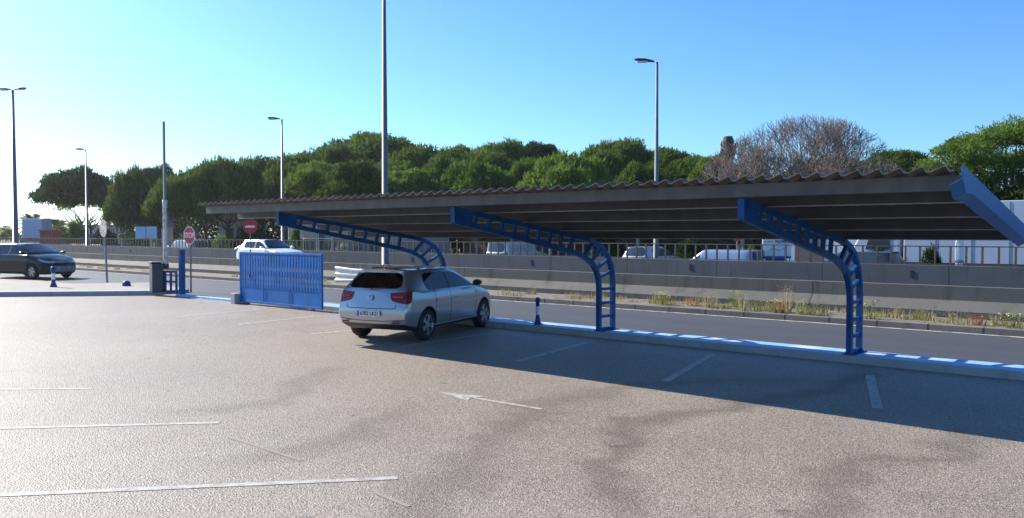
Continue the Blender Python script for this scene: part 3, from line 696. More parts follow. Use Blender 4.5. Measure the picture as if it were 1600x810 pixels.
def mirror_pair(root, p, mat, z=None, x=None):
    for s in (-1, 1):
        b = MB(); cx = x or p['cowl'] - .22; zz = z or p['zbelt'] + .10; y = s * (p['W'] / 2 + .075)
        sec = []
        for t, k in ((-.09, .55), (-.05, .95), (.02, 1.0), (.08, .8), (.12, .3)):
            sec.append([(cx + t, y + s * .0 + .10 * k * math.cos(a), zz + .07 * k * math.sin(a)) for a in [2 * math.pi * i / 12 for i in range(12)]])
        for i in range(4): b.add(sec[i] + sec[i + 1], [(q, (q + 1) % 12, 12 + (q + 1) % 12, 12 + q) for q in range(12)])
        b.add(sec[0], [tuple(range(12))]); b.add(sec[-1], [tuple(range(12))])
        b.box(cx - .02, cx + .05, min(y, y - s * .14), max(y, y - s * .14), zz - .06, zz - .035)
        b.build('mirror', mat, root, smooth=True)
m_silver = car_paint('silver_car_paint', (.47, .48, .50), .7, .30)
m_tail = M('red_tail_lens', (.16, .004, .008), .35, 0, .3, 18, coat=.25)
m_head = M('headlight_glass', (.45, .47, .5), .12, .3, .3, 12, coat=1)
m_chrome = M('chrome', (.7, .7, .72), .12, 1, 0)
m_seat = M('dark_seat_fabric', (.02, .02, .022), .9, 0, .2, 10)
m_plate = M('plate_white', (.72, .72, .70), .4, 0, .05, 5); m_ink = M('plate_ink', (.02, .02, .02), .5, 0, 0); m_eu = M('plate_blue', (.02, .08, .45), .4, 0, 0)
# silver hatchback, hero car
hb, parts, P = make_car(dict(rup=.06, zbelt=.965, zsh=.84, lampd=.06), dict(paint=m_silver, glass=m_glass, tail=m_tail, head=m_head), 3, 'parked_car')
tag(hb, 'silver hatchback parked nose to the blue kerb at the left end of the carport', 'car')
mirror_pair(hb, P, m_dark)
def box_part(name, mat, *a, bevel=.006, parent=None):
    return MB().box(*a).build(name, mat, parent or hb, bevel=bevel)
RX = -.0
# number plate, badge, wiper, rear details
pl = box_part('number_plate', m_plate, -.092, -.070, -.26, .26, .53, .64, bevel=.003)
MB().box(-.0945, -.0925, .215, .258, .533, .637).build('plate_band', m_eu, pl)
text('plate_lettering', '6782 LKD', .105, m_ink, pl, (-.0935, -.02, .585), (R(90), 0, R(-90)), .0008, .95, bold=.002)
b = MB(); 
ringp = [(.052 * math.cos(2 * math.pi * i / 24), .052 * math.sin(2 * math.pi * i / 24)) for i in range(25)]
def vr(x, pts, w_, bb):
    for i in range(len(pts) - 1):
        p0, p1 = Vector(pts[i]), Vector(pts[i + 1]); d = (p1 - p0).normalized(); n_ = Vector((-d.y, d.x)) * w_ / 2
        q4 = [p0 - n_, p1 - n_, p1 + n_, p0 + n_]; bb.prism([(c.x, c.y) for c in q4], 'x', x - .006, x)
bdg = MB(); vr(0, ringp, .009, bdg)
vr(-.0015, [(-.030, .038), (-.010, -.006), (0, .014), (.010, -.006), (.030, .038)], .009, bdg)
vr(-.003, [(-.043, .016), (-.020, -.040), (0, .004), (.020, -.040), (.043, .016)], .009, bdg)
bo_ = bdg.build('badge', m_chrome, hb); bo_.location = (-.012, 0, .895); bo_.rotation_euler = (0, R(10), 0)
MB().lathe([(0, -.003), (.05, -.003)], 24, 'x').build('badge_disc', m_dark, bo_)
b = MB().tube([(.05, .0, 1.05), (.03, .02, 1.075), (.12, -.34, 1.11)], [.012, .01, .006], 8).build('rear_wiper', m_black, hb)
from mathutils.bvhtree import BVHTree
_bm = bmesh.new()
for _o in parts.values(): _bm.from_mesh(_o.data)
BV = BVHTree.FromBMesh(_bm); _bm.free()
def on_body(p, d):
    h = BV.ray_cast(Vector(p), Vector(d)); return (h[0], h[1]) if h[0] is not None else (None, None)
def surf_line(name, pts, d, r, mat, n=10, off=0.0):
    out = []
    for i in range(len(pts) - 1):
        for j in range(n):
            q = Vector(pts[i]).lerp(Vector(pts[i + 1]), j / n); h, nn = on_body(q, d)
            if h is not None: out.append(h - Vector(d) * off)
    h, nn = on_body(pts[-1], d)
    if h is not None: out.append(h - Vector(d) * off)
    return MB().tube(out, r, 6).build(name, mat, hb)
surf_line('hatch_gap', [(-1, .56, .70), (-1, .50, .685), (-1, 0, .68), (-1, -.50, .685), (-1, -.56, .70)], (1, 0, 0), .008, m_black)  # black tube over the gap paints the shadow line below the hatch
surf_line('hatch_gap', [(-1, .56, .70), (-1, .57, .77)], (1, 0, 0), .006, m_black, 4)
surf_line('hatch_gap', [(-1, -.56, .70), (-1, -.57, .77)], (1, 0, 0), .006, m_black, 4)
surf_line('bumper_crease', [(-1, .74, .47), (-1, .3, .44), (-1, -.3, .44), (-1, -.74, .47)], (1, 0, 0), .007, m_dark)
h_, n_ = on_body((.36, 0, 2), (0, 0, -1))
b = MB().box(.30, .34, -.16, .16, -.012, .006).build('brake_light', m_dark, hb); b.location = (0, 0, (h_.z if h_ else 1.42)); b.rotation_euler = (0, R(-6), 0)
b = MB().tube([(.72, 0, 1.46), (.50, 0, 1.64)], [.008, .003], 8).build('aerial', m_black, hb)
for s in (-1, 1):
    yy = s * (.866)
    for x in (1.20, 2.02):
        h = MB().box(x - .09, x + .09, min(yy, yy + s * .022), max(yy, yy + s * .022), .785, .812).build('door_handle', m_silver, hb, bevel=.009)
    MB().tube([(.95, s * .87, .30), (2.9, s * .87, .30)], .014, 8).build('sill_trim', m_galv, hb)
    MB().tube([(1.1, s * .872, .665), (2.0, s * .876, .675), (2.95, s * .866, .69)], .008, 6).build('body_crease', m_silver, hb)
# lamp inner bars and bumper details
for s in (-1, 1):
    y0, y1 = sorted((s * .50, s * .72))
    MB().box(.035, .06, y0, y1, .90, .93).build('lamp_bar', M('tail_inner_%s' % ('a' if s < 0 else 'b'), (.55, .03, .02), .3, 0, 0), parts[('tail_light', s)])
    MB().box(-.028, -.014, *sorted((s * .50, s * .66)), .40, .43).build('reflector', m_tail, hb)
# interior
def seat(x, y):
    b = MB().box(x - .26, x + .25, y - .24, y + .24, .38, .55)
    b.prism([(x - .30, .52), (x - .20, .52), (x - .36, 1.06), (x - .44, 1.06)], 'y', y - .23, y + .23)
    b.prism([(x - .39, 1.10), (x - .33, 1.10), (x - .37, 1.24), (x - .44, 1.24)], 'y', y - .11, y + .11)
    b.build('seat', m_seat, hb, bevel=.03)
seat(2.02, .36); seat(2.02, -.36); seat(1.1, 0); seat(1.12, .42); seat(1.12, -.42)
MB().box(2.55, 2.95, -.70, .70, .70, .93).build('dashboard', m_seat, hb, bevel=.04)
MB().lathe([(.17, -.012), (.185, 0), (.17, .012), (.158, 0), (.17, -.012)], 24, 'x').build('steering_wheel', m_seat, hb).location = (2.46, .36, .90)
a_h = math.atan2(.963, -.269); SC = .93
rrw = Vector((-10.78, 10.42, 0))   # rear right wheel contact
loc_rr = Vector((P['ax_r'], -(P['W'] / 2 - .02), 0)) * SC
hb.rotation_euler = (0, 0, a_h); hb.scale = (SC,) * 3
hb.location = rrw - Matrix.Rotation(a_h, 3, 'Z') @ loc_rr
# black people carrier
m_blk = car_paint('black_car_paint', (.006, .008, .014), .0, .14, .02, .05)
m_glass2 = car_glass('lighter_car_glass', (.35, .42, .5))
def place(root, x, y, z, rz): root.location = (x, y, z); root.rotation_euler = (0, 0, rz)
m_blk.node_tree.nodes['Principled BSDF'].inputs['Specular IOR Level'].default_value = .25
mp, pp, P2 = make_car(dict(L=4.36, W=1.79, H=1.56, zs=.31, zm=.62, zsh=.90, zbelt=1.04, ax_r=.80, ax_f=3.48, wr=.32, ws_top=2.35, cowl=3.25, hood_f=4.10, hoodz=.84, cpil=.72, bp=1.80), dict(paint=m_blk, glass=m_glass2, tail=m_tail, head=m_head, grille=m_grey), 2, 'parked_car')
mirror_pair(mp, P2, m_blk); tag(mp, 'black people carrier waiting on the road at the far left', 'car')
MB().box(4.41, 4.43, -.26, .26, .46, .57).build('number_plate', m_plate, mp)
for z in (.73, .79): MB().box(4.30, 4.325, -.42, .42, z, z + .022).build('grille_bar', m_chrome, mp)
MB().lathe([(0, .012), (.06, .012), (.06, 0)], 20, 'x', c=(4.325, 0, .775)).build('badge', m_chrome, mp)
place(mp, -41.93, 13.1, .005, R(15))
# white suv on the highway
m_wpaint = car_paint('white_car_paint', (.72, .74, .76), .0, .3)
sv, _, P3 = make_car(dict(L=4.62, W=1.88, H=1.66, zs=.34, zm=.70, zsh=.98, zbelt=1.10, ax_r=.90, ax_f=3.70, wr=.36, ws_top=2.40, cowl=3.15, hood_f=4.35, hoodz=.95, cpil=.80, bp=1.85, rw_top=.55), dict(paint=m_wpaint, glass=m_glass2, tail=m_tail, head=m_head), 2, 'moving_car')
mirror_pair(sv, P3, m_wpaint); tag(sv, 'white sport utility car driving on the highway above the blue gate', 'car')
place(sv, -42.6, 26.4, .005, 0)
# vehicles parked beyond the wall
ZB = -.39
far_glass = M('far_car_glass', (.03, .045, .06), .08, 0, 0, spec=.8)
pt_w = car_paint('far_white_paint', (.50, .53, .58), 0, .3); pt_d = car_paint('far_dark_paint', (.02, .022, .028), .2, .3); pt_s = car_paint('far_silver_paint', (.45, .47, .5), .4, .3); pt_b = car_paint('far_pale_blue_paint', (.24, .34, .52), .1, .3)
SUVP = dict(L=4.5, W=1.84, H=1.66, zs=.34, zm=.68, zsh=.96, zbelt=1.07, ax_r=.88, ax_f=3.6, wr=.35, ws_top=2.4, cowl=3.1, hood_f=4.25, hoodz=.93)
VANP = dict(L=4.7, W=1.85, H=1.85, zs=.34, zm=.70, zsh=1.0, zbelt=1.15, ax_r=.95, ax_f=3.85, wr=.33, ws_top=3.05, cowl=3.75, hood_f=4.45, hoodz=1.0, cpil=.6, bp=2.2, rw_top=.12, rw_bot=.06, van=True, tum=.16)
def far_car(spec, paint, x, y, rz, label, grp='cars parked beyond the wall'):
    r, _, pq = make_car(spec, dict(paint=paint, glass=far_glass, tail=m_tail, head=m_head), 1, 'parked_car'); mirror_pair(r, pq, paint)
    tag(r, label, 'van' if spec.get('van') else 'car', grp); place(r, x, y, ZB, rz); return r
far_car(dict(VANP, L=4.0, H=1.66, ax_f=3.2, ws_top=2.45, cowl=3.1, hood_f=3.8, hoodz=.95, zbelt=1.05, zsh=.93), pt_b, -14.5, 34.6, R(180), 'pale blue van behind the railing in the middle of the carport opening')
far_car(SUVP, pt_d, -8.6, 35.0, R(176), 'dark car behind the railing just right of the white notice board')
far_car(SUVP, pt_d, -.2, 34.6, R(180), 'black car behind the railing in front of the white box truck')
far_car(VANP, pt_w, -63.5, 34.8, R(180), 'small white van beyond the railing left of the stop sign')
far_car({}, pt_s, -55.2, 35.2, R(180), 'pale car beyond the railing just left of the white sport utility car')
for i, (x, sp, pa, lb) in enumerate(((-33.6, VANP, pt_s, 'silver van under the carport edge, right of the first curved post top'), (-23.6, SUVP, pt_s, 'silver car seen under the carport just left of the middle ladder post'))):
    far_car(sp, pa, x, 38.4 + .3 * (i % 2), R(90 if i < 3 else 180), lb)
far_car(VANP, pt_w, -90.5, 36.5, R(20), 'white van far left beside the red container')
# ---------------- vegetation
def from_cam(col, dist):
    """ground point at a bearing (photo column) and a distance along the view axis"""
    a = R(50); X = (col - 800) / 1250 * dist
    return X * math.sin(a) - dist * math.cos(a), X * math.cos(a) + dist * math.sin(a)
def leaf_mesh(name, pts, nrm, size, mat, asp=.30, tri=True, rg=None):
    rg = rg or rng; n = len(pts)
    d = nrm + rg.normal(0, .75, (n, 3)); d /= np.linalg.norm(d, axis=1)[:, None] + 1e-9
    t = rg.normal(0, 1, (n, 3)); t -= d * (t * d).sum(1)[:, None]; t /= np.linalg.norm(t, axis=1)[:, None] + 1e-9
    s = size * rg.uniform(.6, 1.35, n)[:, None]
    # leaf lies along d (needle tufts point outwards), width along t
    a = pts - t * s * asp; b = pts + t * s * asp; c = pts + d * s * 1.15 + t * s * rg.uniform(-.4, .4, n)[:, None]
    V = np.stack([a, b, c], 1).reshape(-1, 3)
    me = bpy.data.meshes.new(name); me.vertices.add(3 * n); me.vertices.foreach_set('co', V.ravel().astype(np.float32))
    me.loops.add(3 * n); me.loops.foreach_set('vertex_index', np.arange(3 * n, dtype=np.int32)); me.polygons.add(n)
    me.polygons.foreach_set('loop_start', np.arange(0, 3 * n, 3, dtype=np.int32)); me.polygons.foreach_set('loop_total', np.full(n, 3, dtype=np.int32))
    me.materials.append(mat); me.update(calc_edges=True); return me
def lobes(rw, rh, n, lr, flat=.62, under=.25):
    """lobes over a dome of half-width rw and height rh (unit base at z=0)"""
    L = []
    for i in range(n):
        a = i * 2.39996 + random.uniform(-.3, .3); q = math.sqrt((i + .5) / n); rr = rw * (q * .86) * random.uniform(.9, 1.1)
        z = rh * math.sqrt(max(0, 1 - (q * .93) ** 2)) * random.uniform(.72, 1.05) - lr * .35
        L.append((rr * math.cos(a), rr * math.sin(a), z, lr * random.uniform(.7, 1.25), flat * random.uniform(.8, 1.2)))
    return L
def crown_mesh(name, L, per, size, mat, fill=.25, seed=1):
    rg = np.random.default_rng(seed); P_, N_ = [], []
    for x, y, z, r, fl in L:
        n = int(per * 1.5 * r * r); d = rg.normal(0, 1, (n, 3)); d[:, 2] = np.where(d[:, 2] < -.25, -d[:, 2] * .8, d[:, 2]); d /= np.linalg.norm(d, axis=1)[:, None]
        k = np.where(rg.random(n) < fill, rg.uniform(.35, .9, n), rg.uniform(.84, 1.16, n))[:, None]
        bump = 1 + .22 * np.sin(d[:, :1] * 7 + x) * np.sin(d[:, 1:2] * 8 + y) + .10 * np.sin(d[:, 2:3] * 13 + x * 3)
        p = d * r * k * bump; p[:, 2] *= fl
        P_.append(p + np.array([x, y, z])); N_.append(d + np.array([0, 0, .35]))
    return leaf_mesh(name, np.concatenate(P_), np.concatenate(N_), size, mat, rg=rg)
def trunk_mesh(name, h, r, L, lean=.5, mat=m_bark, nb=10):
    b = MB(); fx = random.uniform(-lean, lean); base = [(0, 0, 0), (fx * .15, 0, h * .25), (fx * .6, fx * .1, h * .6), (fx, fx * .2, h * .85)]
    b.tube(base, [r * 1.25, r, r * .85, r * .7], 9)
    top = Vector(base[-1]); L2 = random.sample(L, min(nb, len(L)))
    for x, y, z, lr, fl in L2:
        s = Vector(base[2]).lerp(top, random.random()); e = Vector((x * .75, y * .75, h + min(max(z, 0), .9) * .8)); mid = s.lerp(e, .5) + Vector((random.uniform(-.4, .4), random.uniform(-.4, .4), -.25))
        b.tube([s, mid, e], [r * .45, r * .28, r * .07], 6)
    o = b.build(name, mat, smooth=True); me = o.data; bpy.data.objects.remove(o); return me
PR = []
def proto(kind, rw, rh, n, lr, per, size, mat, h, r, seed, **kw):
    L = lobes(rw, rh, n, lr, **kw); PR.append((kind, crown_mesh(kind + '_crown', L, per, size, mat, seed=seed), trunk_mesh(kind + '_trunk', h, r, L), rw, rh, h)); return len(PR) - 1
A = proto('pine', 5, 3.4, 46, 1.25, 300, .26, m_pine, 6.0, .24, 11)
B_ = proto('pine', 5, 3.0, 40, 1.35, 290, .26, m_pine, 6.0, .26, 12)
Bb = proto('pine', 5, 3.6, 60, 1.05, 320, .24, m_pine2, 5.0, .24, 13)
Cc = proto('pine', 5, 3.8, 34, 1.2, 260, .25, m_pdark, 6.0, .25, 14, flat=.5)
Dd = proto('pine', 5, 4.4, 52, 1.15, 300, .25, m_pine, 4.0, .24, 15, flat=.8)
def tree(pi, col, dist, top, half, rhs=1.0, label='', grp='pines beyond the highway', cat='tree', name='pine_tree', rz=None):
    """top: photo row of the crown top, half: crown half-width in photo columns"""
    kind, cm, tm, rw, rh, h = PR[pi]; x, y = from_cam(col, dist); ztop = 2 + (365 - top) * dist / 1250
    s = half * dist / 1250 / (rw * .98); sz = s * rhs; ch = (rh + .55) * sz; base = ztop - ch
    rt = empty(name, (x, y, ZB), 0, label, cat, grp); rot = random.uniform(0, 6.28) if rz is None else rz
    c = bpy.data.objects.new('crown', cm); C.objects.link(c); c.parent = rt; c.location = (0, 0, base - ZB); c.scale = (s, s, sz); c.rotation_euler = (0, 0, rot)
    t = bpy.data.objects.new('trunk', tm); C.objects.link(t); t.parent = rt; t.scale = (s, s, (base - ZB) / h); t.rotation_euler = (0, 0, rot)
    return rt
T = [  # proto, column, distance, top row, half width, height scale, label
 (Cc, 122, 92, 254, 62, 1.5, 'dark layered pine standing alone at the left end of the trees'),
 (Dd, 208, 84, 262, 40, 2.4, 'paler ragged pine between the lone left pine and the raised barrier arm'),
 (Cc, 250, 96, 250, 40, 1.9, 'dark narrow pine rising behind the raised barrier arm'),
 (A, 292, 80, 264, 52, 1.7, 'rounded dark pine just right of the raised barrier arm'),
 (B_, 352, 84, 250, 62, 1.5, 'broad dark pine behind the left tip of the carport roof'),
 (A, 412, 88, 243, 62, 1.4, 'rounded pine left of the single-headed lamp over the carport'),
 (Dd, 474, 92, 238, 58, 1.2, 'pine behind the single-headed lamp above the left part of the roof'),
 (A, 577, 112, 207, 80, 1.0, 'highest domed pine behind the tall pole'),
 (Bb, 502, 78, 250, 55, 1.1, 'bright green pine crown left of the tall pole'),
 (Dd, 556, 74, 252, 58, 1.2, 'dark lobed pine directly left of the tall pole above the roof'),
 (B_, 655, 98, 231, 70, 1.2, 'pine just right of the tall pole'),
 (Bb, 640, 76, 262, 48, 1.1, 'low bright pine crown right of the tall pole'),
 (A, 722, 100, 226, 66, 1.1, 'pine in the middle of the skyline, third crown right of the tall pole'),
 (Dd, 792, 104, 221, 62, 1.0, 'pine with a spiky top in the middle of the skyline'),
 (Cc, 842, 108, 218, 42, 1.1, 'dark pointed pine top above the middle of the roof'),
 (A, 742, 76, 252, 62, 1.2, 'dark pine low above the roof in the middle'),
 (Bb, 890, 72, 236, 82, 1.2, 'big bright green domed pine above the middle post of the carport'),
 (B_, 968, 104, 220, 62, 1.1, 'flat topped pine left of the right-hand lamp'),
 (A, 1040, 100, 230, 50, 1.1, 'dark pine directly behind the right-hand lamp'),
 (Dd, 1000, 78, 256, 50, 1.3, 'low dark pine in front of the right-hand lamp pines'),
 (Bb, 1118, 70, 240, 42, 1.2, 'bright green crown left of the bare dead tree'),
 (A, 1090, 96, 242, 42, 1.1, 'far pine between the right-hand lamp and the dead tree'),
 (B_, 1400, 84, 236, 56, 1.0, 'dark pine behind the right side of the bare dead tree'),
 (Bb, 1440, 66, 262, 34, .9, 'low bright shrubby pine between the dead tree and the large right-hand pine'),
 (A, 1300, 88, 244, 80, 1.0, 'pine hidden behind the bare dead tree')]
T = [a if a[4] == 80 or i == 0 else a[:5] + (a[5] * 1.3,) + a[6:] for i, a in enumerate(T)]
T += [(Dd, 142, 98, 272, 40, 1.7, 'fuller pine filling in behind the lone left pine'), (A, 322, 88, 268, 46, 2.0, 'low dark pine filling in right of the barrier arm'), (Dd, 384, 92, 258, 46, 2.0, 'dark pine between the left tip of the roof and the lamp above it'), (B_, 446, 84, 262, 44, 2.0, 'low dark pine right behind the lamp above the left part of the roof'), (Dd, 530, 98, 228, 40, 1.8, 'dark pine on the left shoulder of the highest dome'),
 (A, 618, 84, 250, 40, 2.0, 'dark pine just right behind the tall pole'), (Dd, 690, 86, 244, 46, 2.0, 'lobed pine between the tall pole and the middle of the roof'), (B_, 766, 92, 240, 44, 1.8, 'mid green pine below the spiky pine top'), (A, 826, 84, 246, 40, 1.8, 'dark pine left of the big bright dome'), (Dd, 940, 88, 240, 44, 1.8, 'dark pine right of the big bright dome'), (A, 1064, 80, 250, 36, 1.8, 'low pine between the right-hand lamp and the palm stump')]
for i, a in enumerate(T): tree(a[0], a[1], a[2], a[3], a[4], a[5], a[6])
# large pine at the right with open limbs
L = []
for (x, y, z, r) in ((-4.9, 0, 4.6, 1.2), (-4.2, 1, 5.8, 1.3), (-3.3, -1, 6.7, 1.5), (-2, .5, 7.2, 1.5), (-.6, -.8, 7.6, 1.6), (.9, .4, 8.0, 1.7), (2.4, -.5, 8.2, 1.6), (3.8, .6, 7.6, 1.6), (5, 0, 6.8, 1.6), (-3.4, 1.6, 4.8, 1.2), (-2.2, -1.8, 5.6, 1.3), (-.9, 1.8, 6.2, 1.3), (.6, -2, 6.0, 1.2), (2.0, 1.8, 6.4, 1.3), (3.4, -1.8, 6.0, 1.3), (4.6, 1.4, 5.6, 1.3), (-5.4, -.4, 3.6, .8), (-4.3, -1.4, 3.8, .9), (-3.0, .9, 4.1, .8), (5.6, -1, 4.6, 1.3), (4.3, .2, 4.4, 1.0), (2.8, 1.0, 4.9, .9), (-1.5, 0, 4.9, .9), (.8, .8, 5.2, 1.0), (5.8, 1.5, 3.6, 1.2)):
    L.append((x, y, z, r, .62))
    for _ in range(2): L.append((x + random.uniform(-1.2, 1.2), y + random.uniform(-1, 1), z + random.uniform(-.6, .5), r * .5, .7))
x, y = from_cam(1572, 52)
rt = empty('pine_tree', (x, y, ZB), R(40), 'large open-branched pine at the right edge above the white box truck', 'tree', 'pines beyond the highway')
cmx = bpy.data.objects.new('crown', crown_mesh('big_crown', [(x, y, z, r * 1.12, f) for x, y, z, r, f in L], 760, .14, m_pine2, .3, 21)); C.objects.link(cmx); cmx.parent = rt; cmx.location = (0, 0, 1.2); cmx.scale = (.92, .92, .92)
b = MB(); b.tube([(0, 0, 0), (.05, 0, 2.2), (.1, 0, 4.0)], [.42, .34, .30], 12)
for x_, y_, z_, r_, f_ in L[::3]:
    e = Vector((x_ * .92, y_ * .92, z_ * .92 + 1.0)); s_ = Vector((.1, 0, 3.9)); sgn = -1 if x_ < 0 else 1
    k1 = Vector((sgn * abs(x_) * .38, y_ * .3, 4.0 + abs(x_) * .28 + (e.z - 4) * .25)); k2 = k1.lerp(e, .55) + Vector((0, 0, -.25))
    b.tube([s_, k1, k2, e], [.20, .14, .09, .03], 7)
b.build('trunk', m_bark, rt, smooth=True)
# bare dead tree: recursive limbs filling a dome
def dead_tree(x, y, half, height, label, rzz=0, seed=3, depth=6, start=.28):
    rd = random.Random(seed); rt = empty('dead_tree', (x, y, ZB), rzz, label, 'tree'); tr = MB(); tw = MB(); n_ = [0]
    def inside(p): return (p.x / half) ** 2 + (p.y / half) ** 2 + (max(0, p.z - height * .35) / (height * .66)) ** 2 < 1.0
    def grow(p, d, r, ln, lev):
        pts = [p]; rr = [r]; q = p.copy(); dd = d.copy(); k = 3; out_ = False
        for i in range(k):
            dd = (dd + Vector((rd.uniform(-1, 1), rd.uniform(-1, 1), rd.uniform(-.5, .9))) * .20 + Vector((0, 0, .05))).normalized(); nq = q + dd * ln / k
            if not inside(nq):
                q = q + dd * ln / k * rd.uniform(.1, .7); pts.append(q); rr.append(r * .6); out_ = True; break
            q = nq; pts.append(q); rr.append(r * (1 - .38 * (i + 1) / k))
        (tr if lev < 3 else tw).tube(pts, rr[:len(pts)], 6 if lev < 3 else 3, cap=False); n_[0] += 1
        if lev >= depth or n_[0] > 24000: return
        nb = (11 if lev == 0 else 3 if rd.random() < .6 else 4)
        if out_: nb = 0
        for i in range(nb):
            a = rd.uniform(0, 6.28); o = dd.orthogonal().normalized(); o = Matrix.Rotation(a, 3, dd) @ o
            sp = rd.uniform(.35, .75) if lev else rd.uniform(.7, 1.5)
            nd = (dd + o * sp).normalized()
            if nd.z < -.05: nd.z = abs(nd.z) * .3
            s0 = pts[-1] if rd.random() < .6 else pts[-2]
            grow(s0.copy(), nd.normalized(), max(.015, rr[-1] * rd.uniform(.60, .80) if lev > 0 else r * rd.uniform(.38, .55)), ln * rd.uniform(.66, .88) if lev else height * rd.uniform(.24, .34), lev + 1)
    grow(Vector((0, 0, 0)), Vector((0, 0, 1)), height * .045, height * start, 0)
    tr.build('limbs', m_deadw, rt, smooth=True, fix=False); tw.build('twigs', m_twig, rt, fix=False); return rt
m_twig = M('grey_twigs', (.115, .092, .086), .9, 0, .25, 2)
x, y = from_cam(1252, 62); dead_tree(x, y, 8.0, 11.4, 'wide bare dead tree with a domed mass of grey branches above the carport roof', seed=17, start=.2)
x, y = from_cam(1180, 54); dead_tree(x, y, 4.6, 8.9, 'lower tangle of dead grey brush left of the bare tree', seed=9, start=.12)
x, y = from_cam(1345, 56); dead_tree(x, y, 4.4, 8.8, 'lower tangle of dead branches right of the bare tree', seed=12, start=.12)
# dead palm stump
x, y = from_cam(1137, 66); rt = empty('palm_stump', (x, y, ZB), 0, 'headless dark palm trunk sticking up left of the bare tree', 'palm stump')
b = MB(); zz = [0, 3, 6, 8, 8.6, 9.2, 9.9, 10.35]; b.tube([(math.sin(z) * .05, 0, z) for z in zz], [.42, .36, .34, .36, .44, .40, .50, .36], 11); b.build('trunk', m_bark, rt)
b = MB()
for i in range(26):
    a = i * 2.4; z = 8.7 + (i % 6) * .19; b.tube([(.36 * math.cos(a), .36 * math.sin(a), z), (.56 * math.cos(a), .56 * math.sin(a), z + .16), (.62 * math.cos(a), .62 * math.sin(a), z + .36)], [.10, .09, .05], 5)
b.build('frond_stubs', m_bark, rt)
# palm far left
def palm(x, y, h, r, label):
    rt = empty('palm_tree', (x, y, ZB), 0, label, 'palm'); MB().tube([(0, 0, 0), (.1, 0, h * .5), (0, 0, h)], [.35, .28, .30], 9).build('trunk', m_bark, rt, smooth=True)
    b = MB()
    for i in range(46):
        a = i * 2.4; el = random.uniform(-.35, 1.2); pts = []
        for t in np.linspace(0, 1, 7):
            rr = r * t * math.cos(el) * 1.0; z = h + r * (t * math.sin(el) + .25 * t - .55 * t * t); pts.append(Vector((rr * math.cos(a), rr * math.sin(a), z)))
        sd_ = Vector((-math.sin(a), math.cos(a), 0))
        for j in range(6):
            for q in range(3):
                p0 = pts[j].lerp(pts[j + 1], q / 3)
                for s in (-1, 1):
                    ln = r * .26 * math.sin(math.pi * (.12 + .8 * (j + q / 3) / 6)); dd = (pts[j + 1] - pts[j]).normalized()
                    e = p0 + (sd_ * s + dd * .8 + Vector((0, 0, -.35))).normalized() * ln; wv = dd * .06
                    b.add([p0 - wv, p0 + wv, e], [(0, 1, 2)])
        b.tube(pts, [.04] * 6 + [.01], 3, cap=False)
    b.build('fronds', m_pdark, rt, fix=False)
x, y = from_cam(54, 118); palm(x, y, 3.4, 3.1, 'feathery palm beside the tall lamp at the far left')
x, y = from_cam(88, 126); palm(x, y, 3.2, 2.4, 'smaller palm between the far-left palm and the lone dark pine')
# shrubs and low trees filling in under the pines
SHP = [crown_mesh('shrub_crown', lobes(1.5, 1.6, 16, .6), 330, .17, m_pine2, .3, 31), crown_mesh('shrub_crown2', lobes(1.5, 1.3, 14, .65), 300, .18, m_pdark, .3, 32), crown_mesh('shrub_crown3', lobes(1.5, 1.9, 18, .55), 320, .16, m_pine, .3, 33)]
def shrub(k_, col, dist, top, half, label, grp='shrubs beyond the railing'):
    x, y = from_cam(col, dist); zt = 2 + (365 - top) * dist / 1250; h = zt - ZB; s = half * dist / 1250 / 1.6
    rt = empty('shrub', (x, y, ZB), 0, label, 'shrub', grp); c = bpy.data.objects.new('foliage', SHP[k_]); C.objects.link(c); c.parent = rt; hh = (1.6, 1.3, 1.9)[k_] + .4
    c.scale = (s, s, h / (hh + .4)); c.location = (0, 0, h * .12); c.rotation_euler = (0, 0, random.uniform(0, 6))
    st_ = MB().tube([(0, 0, 0), (.05, 0, h * .5)], [.09, .05], 6).build('stem', m_bark, rt)
SB = [(0, 118, 82, 335, 15, 'sunlit bright shrub under the lone left pine'), (2, 96, 90, 342, 16, 'dull green shrub left of the lone pine trunk'), (2, 10, 120, 348, 22, 'hazy green shrub at the left edge beyond the railing'), (1, 165, 84, 350, 18, 'dark shrub behind the seen-edge-on sign'),
      (0, 462, 66, 346, 9, 'tall bright green shrub just right of the no entry sign'), (0, 345, 70, 362, 14, 'low bright shrub between the stop sign and the white sport utility car'), (2, 323, 74, 368, 14, 'small shrub right of the stop sign behind the railing'), (1, 395, 80, 345, 28, 'dark shrub behind the no entry sign'),
      (1, 1075, 52, 368, 22, 'dark shrub behind the pale blue van'), (2, 1172, 44, 376, 14, 'small green shrub left of the white notice board'), (1, 1375, 37, 377, 15, 'dark bushy shrub behind the railing right of the last ladder post'), (1, 1456, 34, 374, 15, 'tall dark narrow shrub in front of the white box truck'), (0, 1350, 42, 384, 14, 'thin green shrub behind the right-hand post'),
      (1, 1020, 56, 366, 24, 'dark shrub behind the right-hand lamp pole'), (1, 950, 58, 364, 24, 'dark shrub behind the middle ladder post')]
for a in SB: shrub(*a)
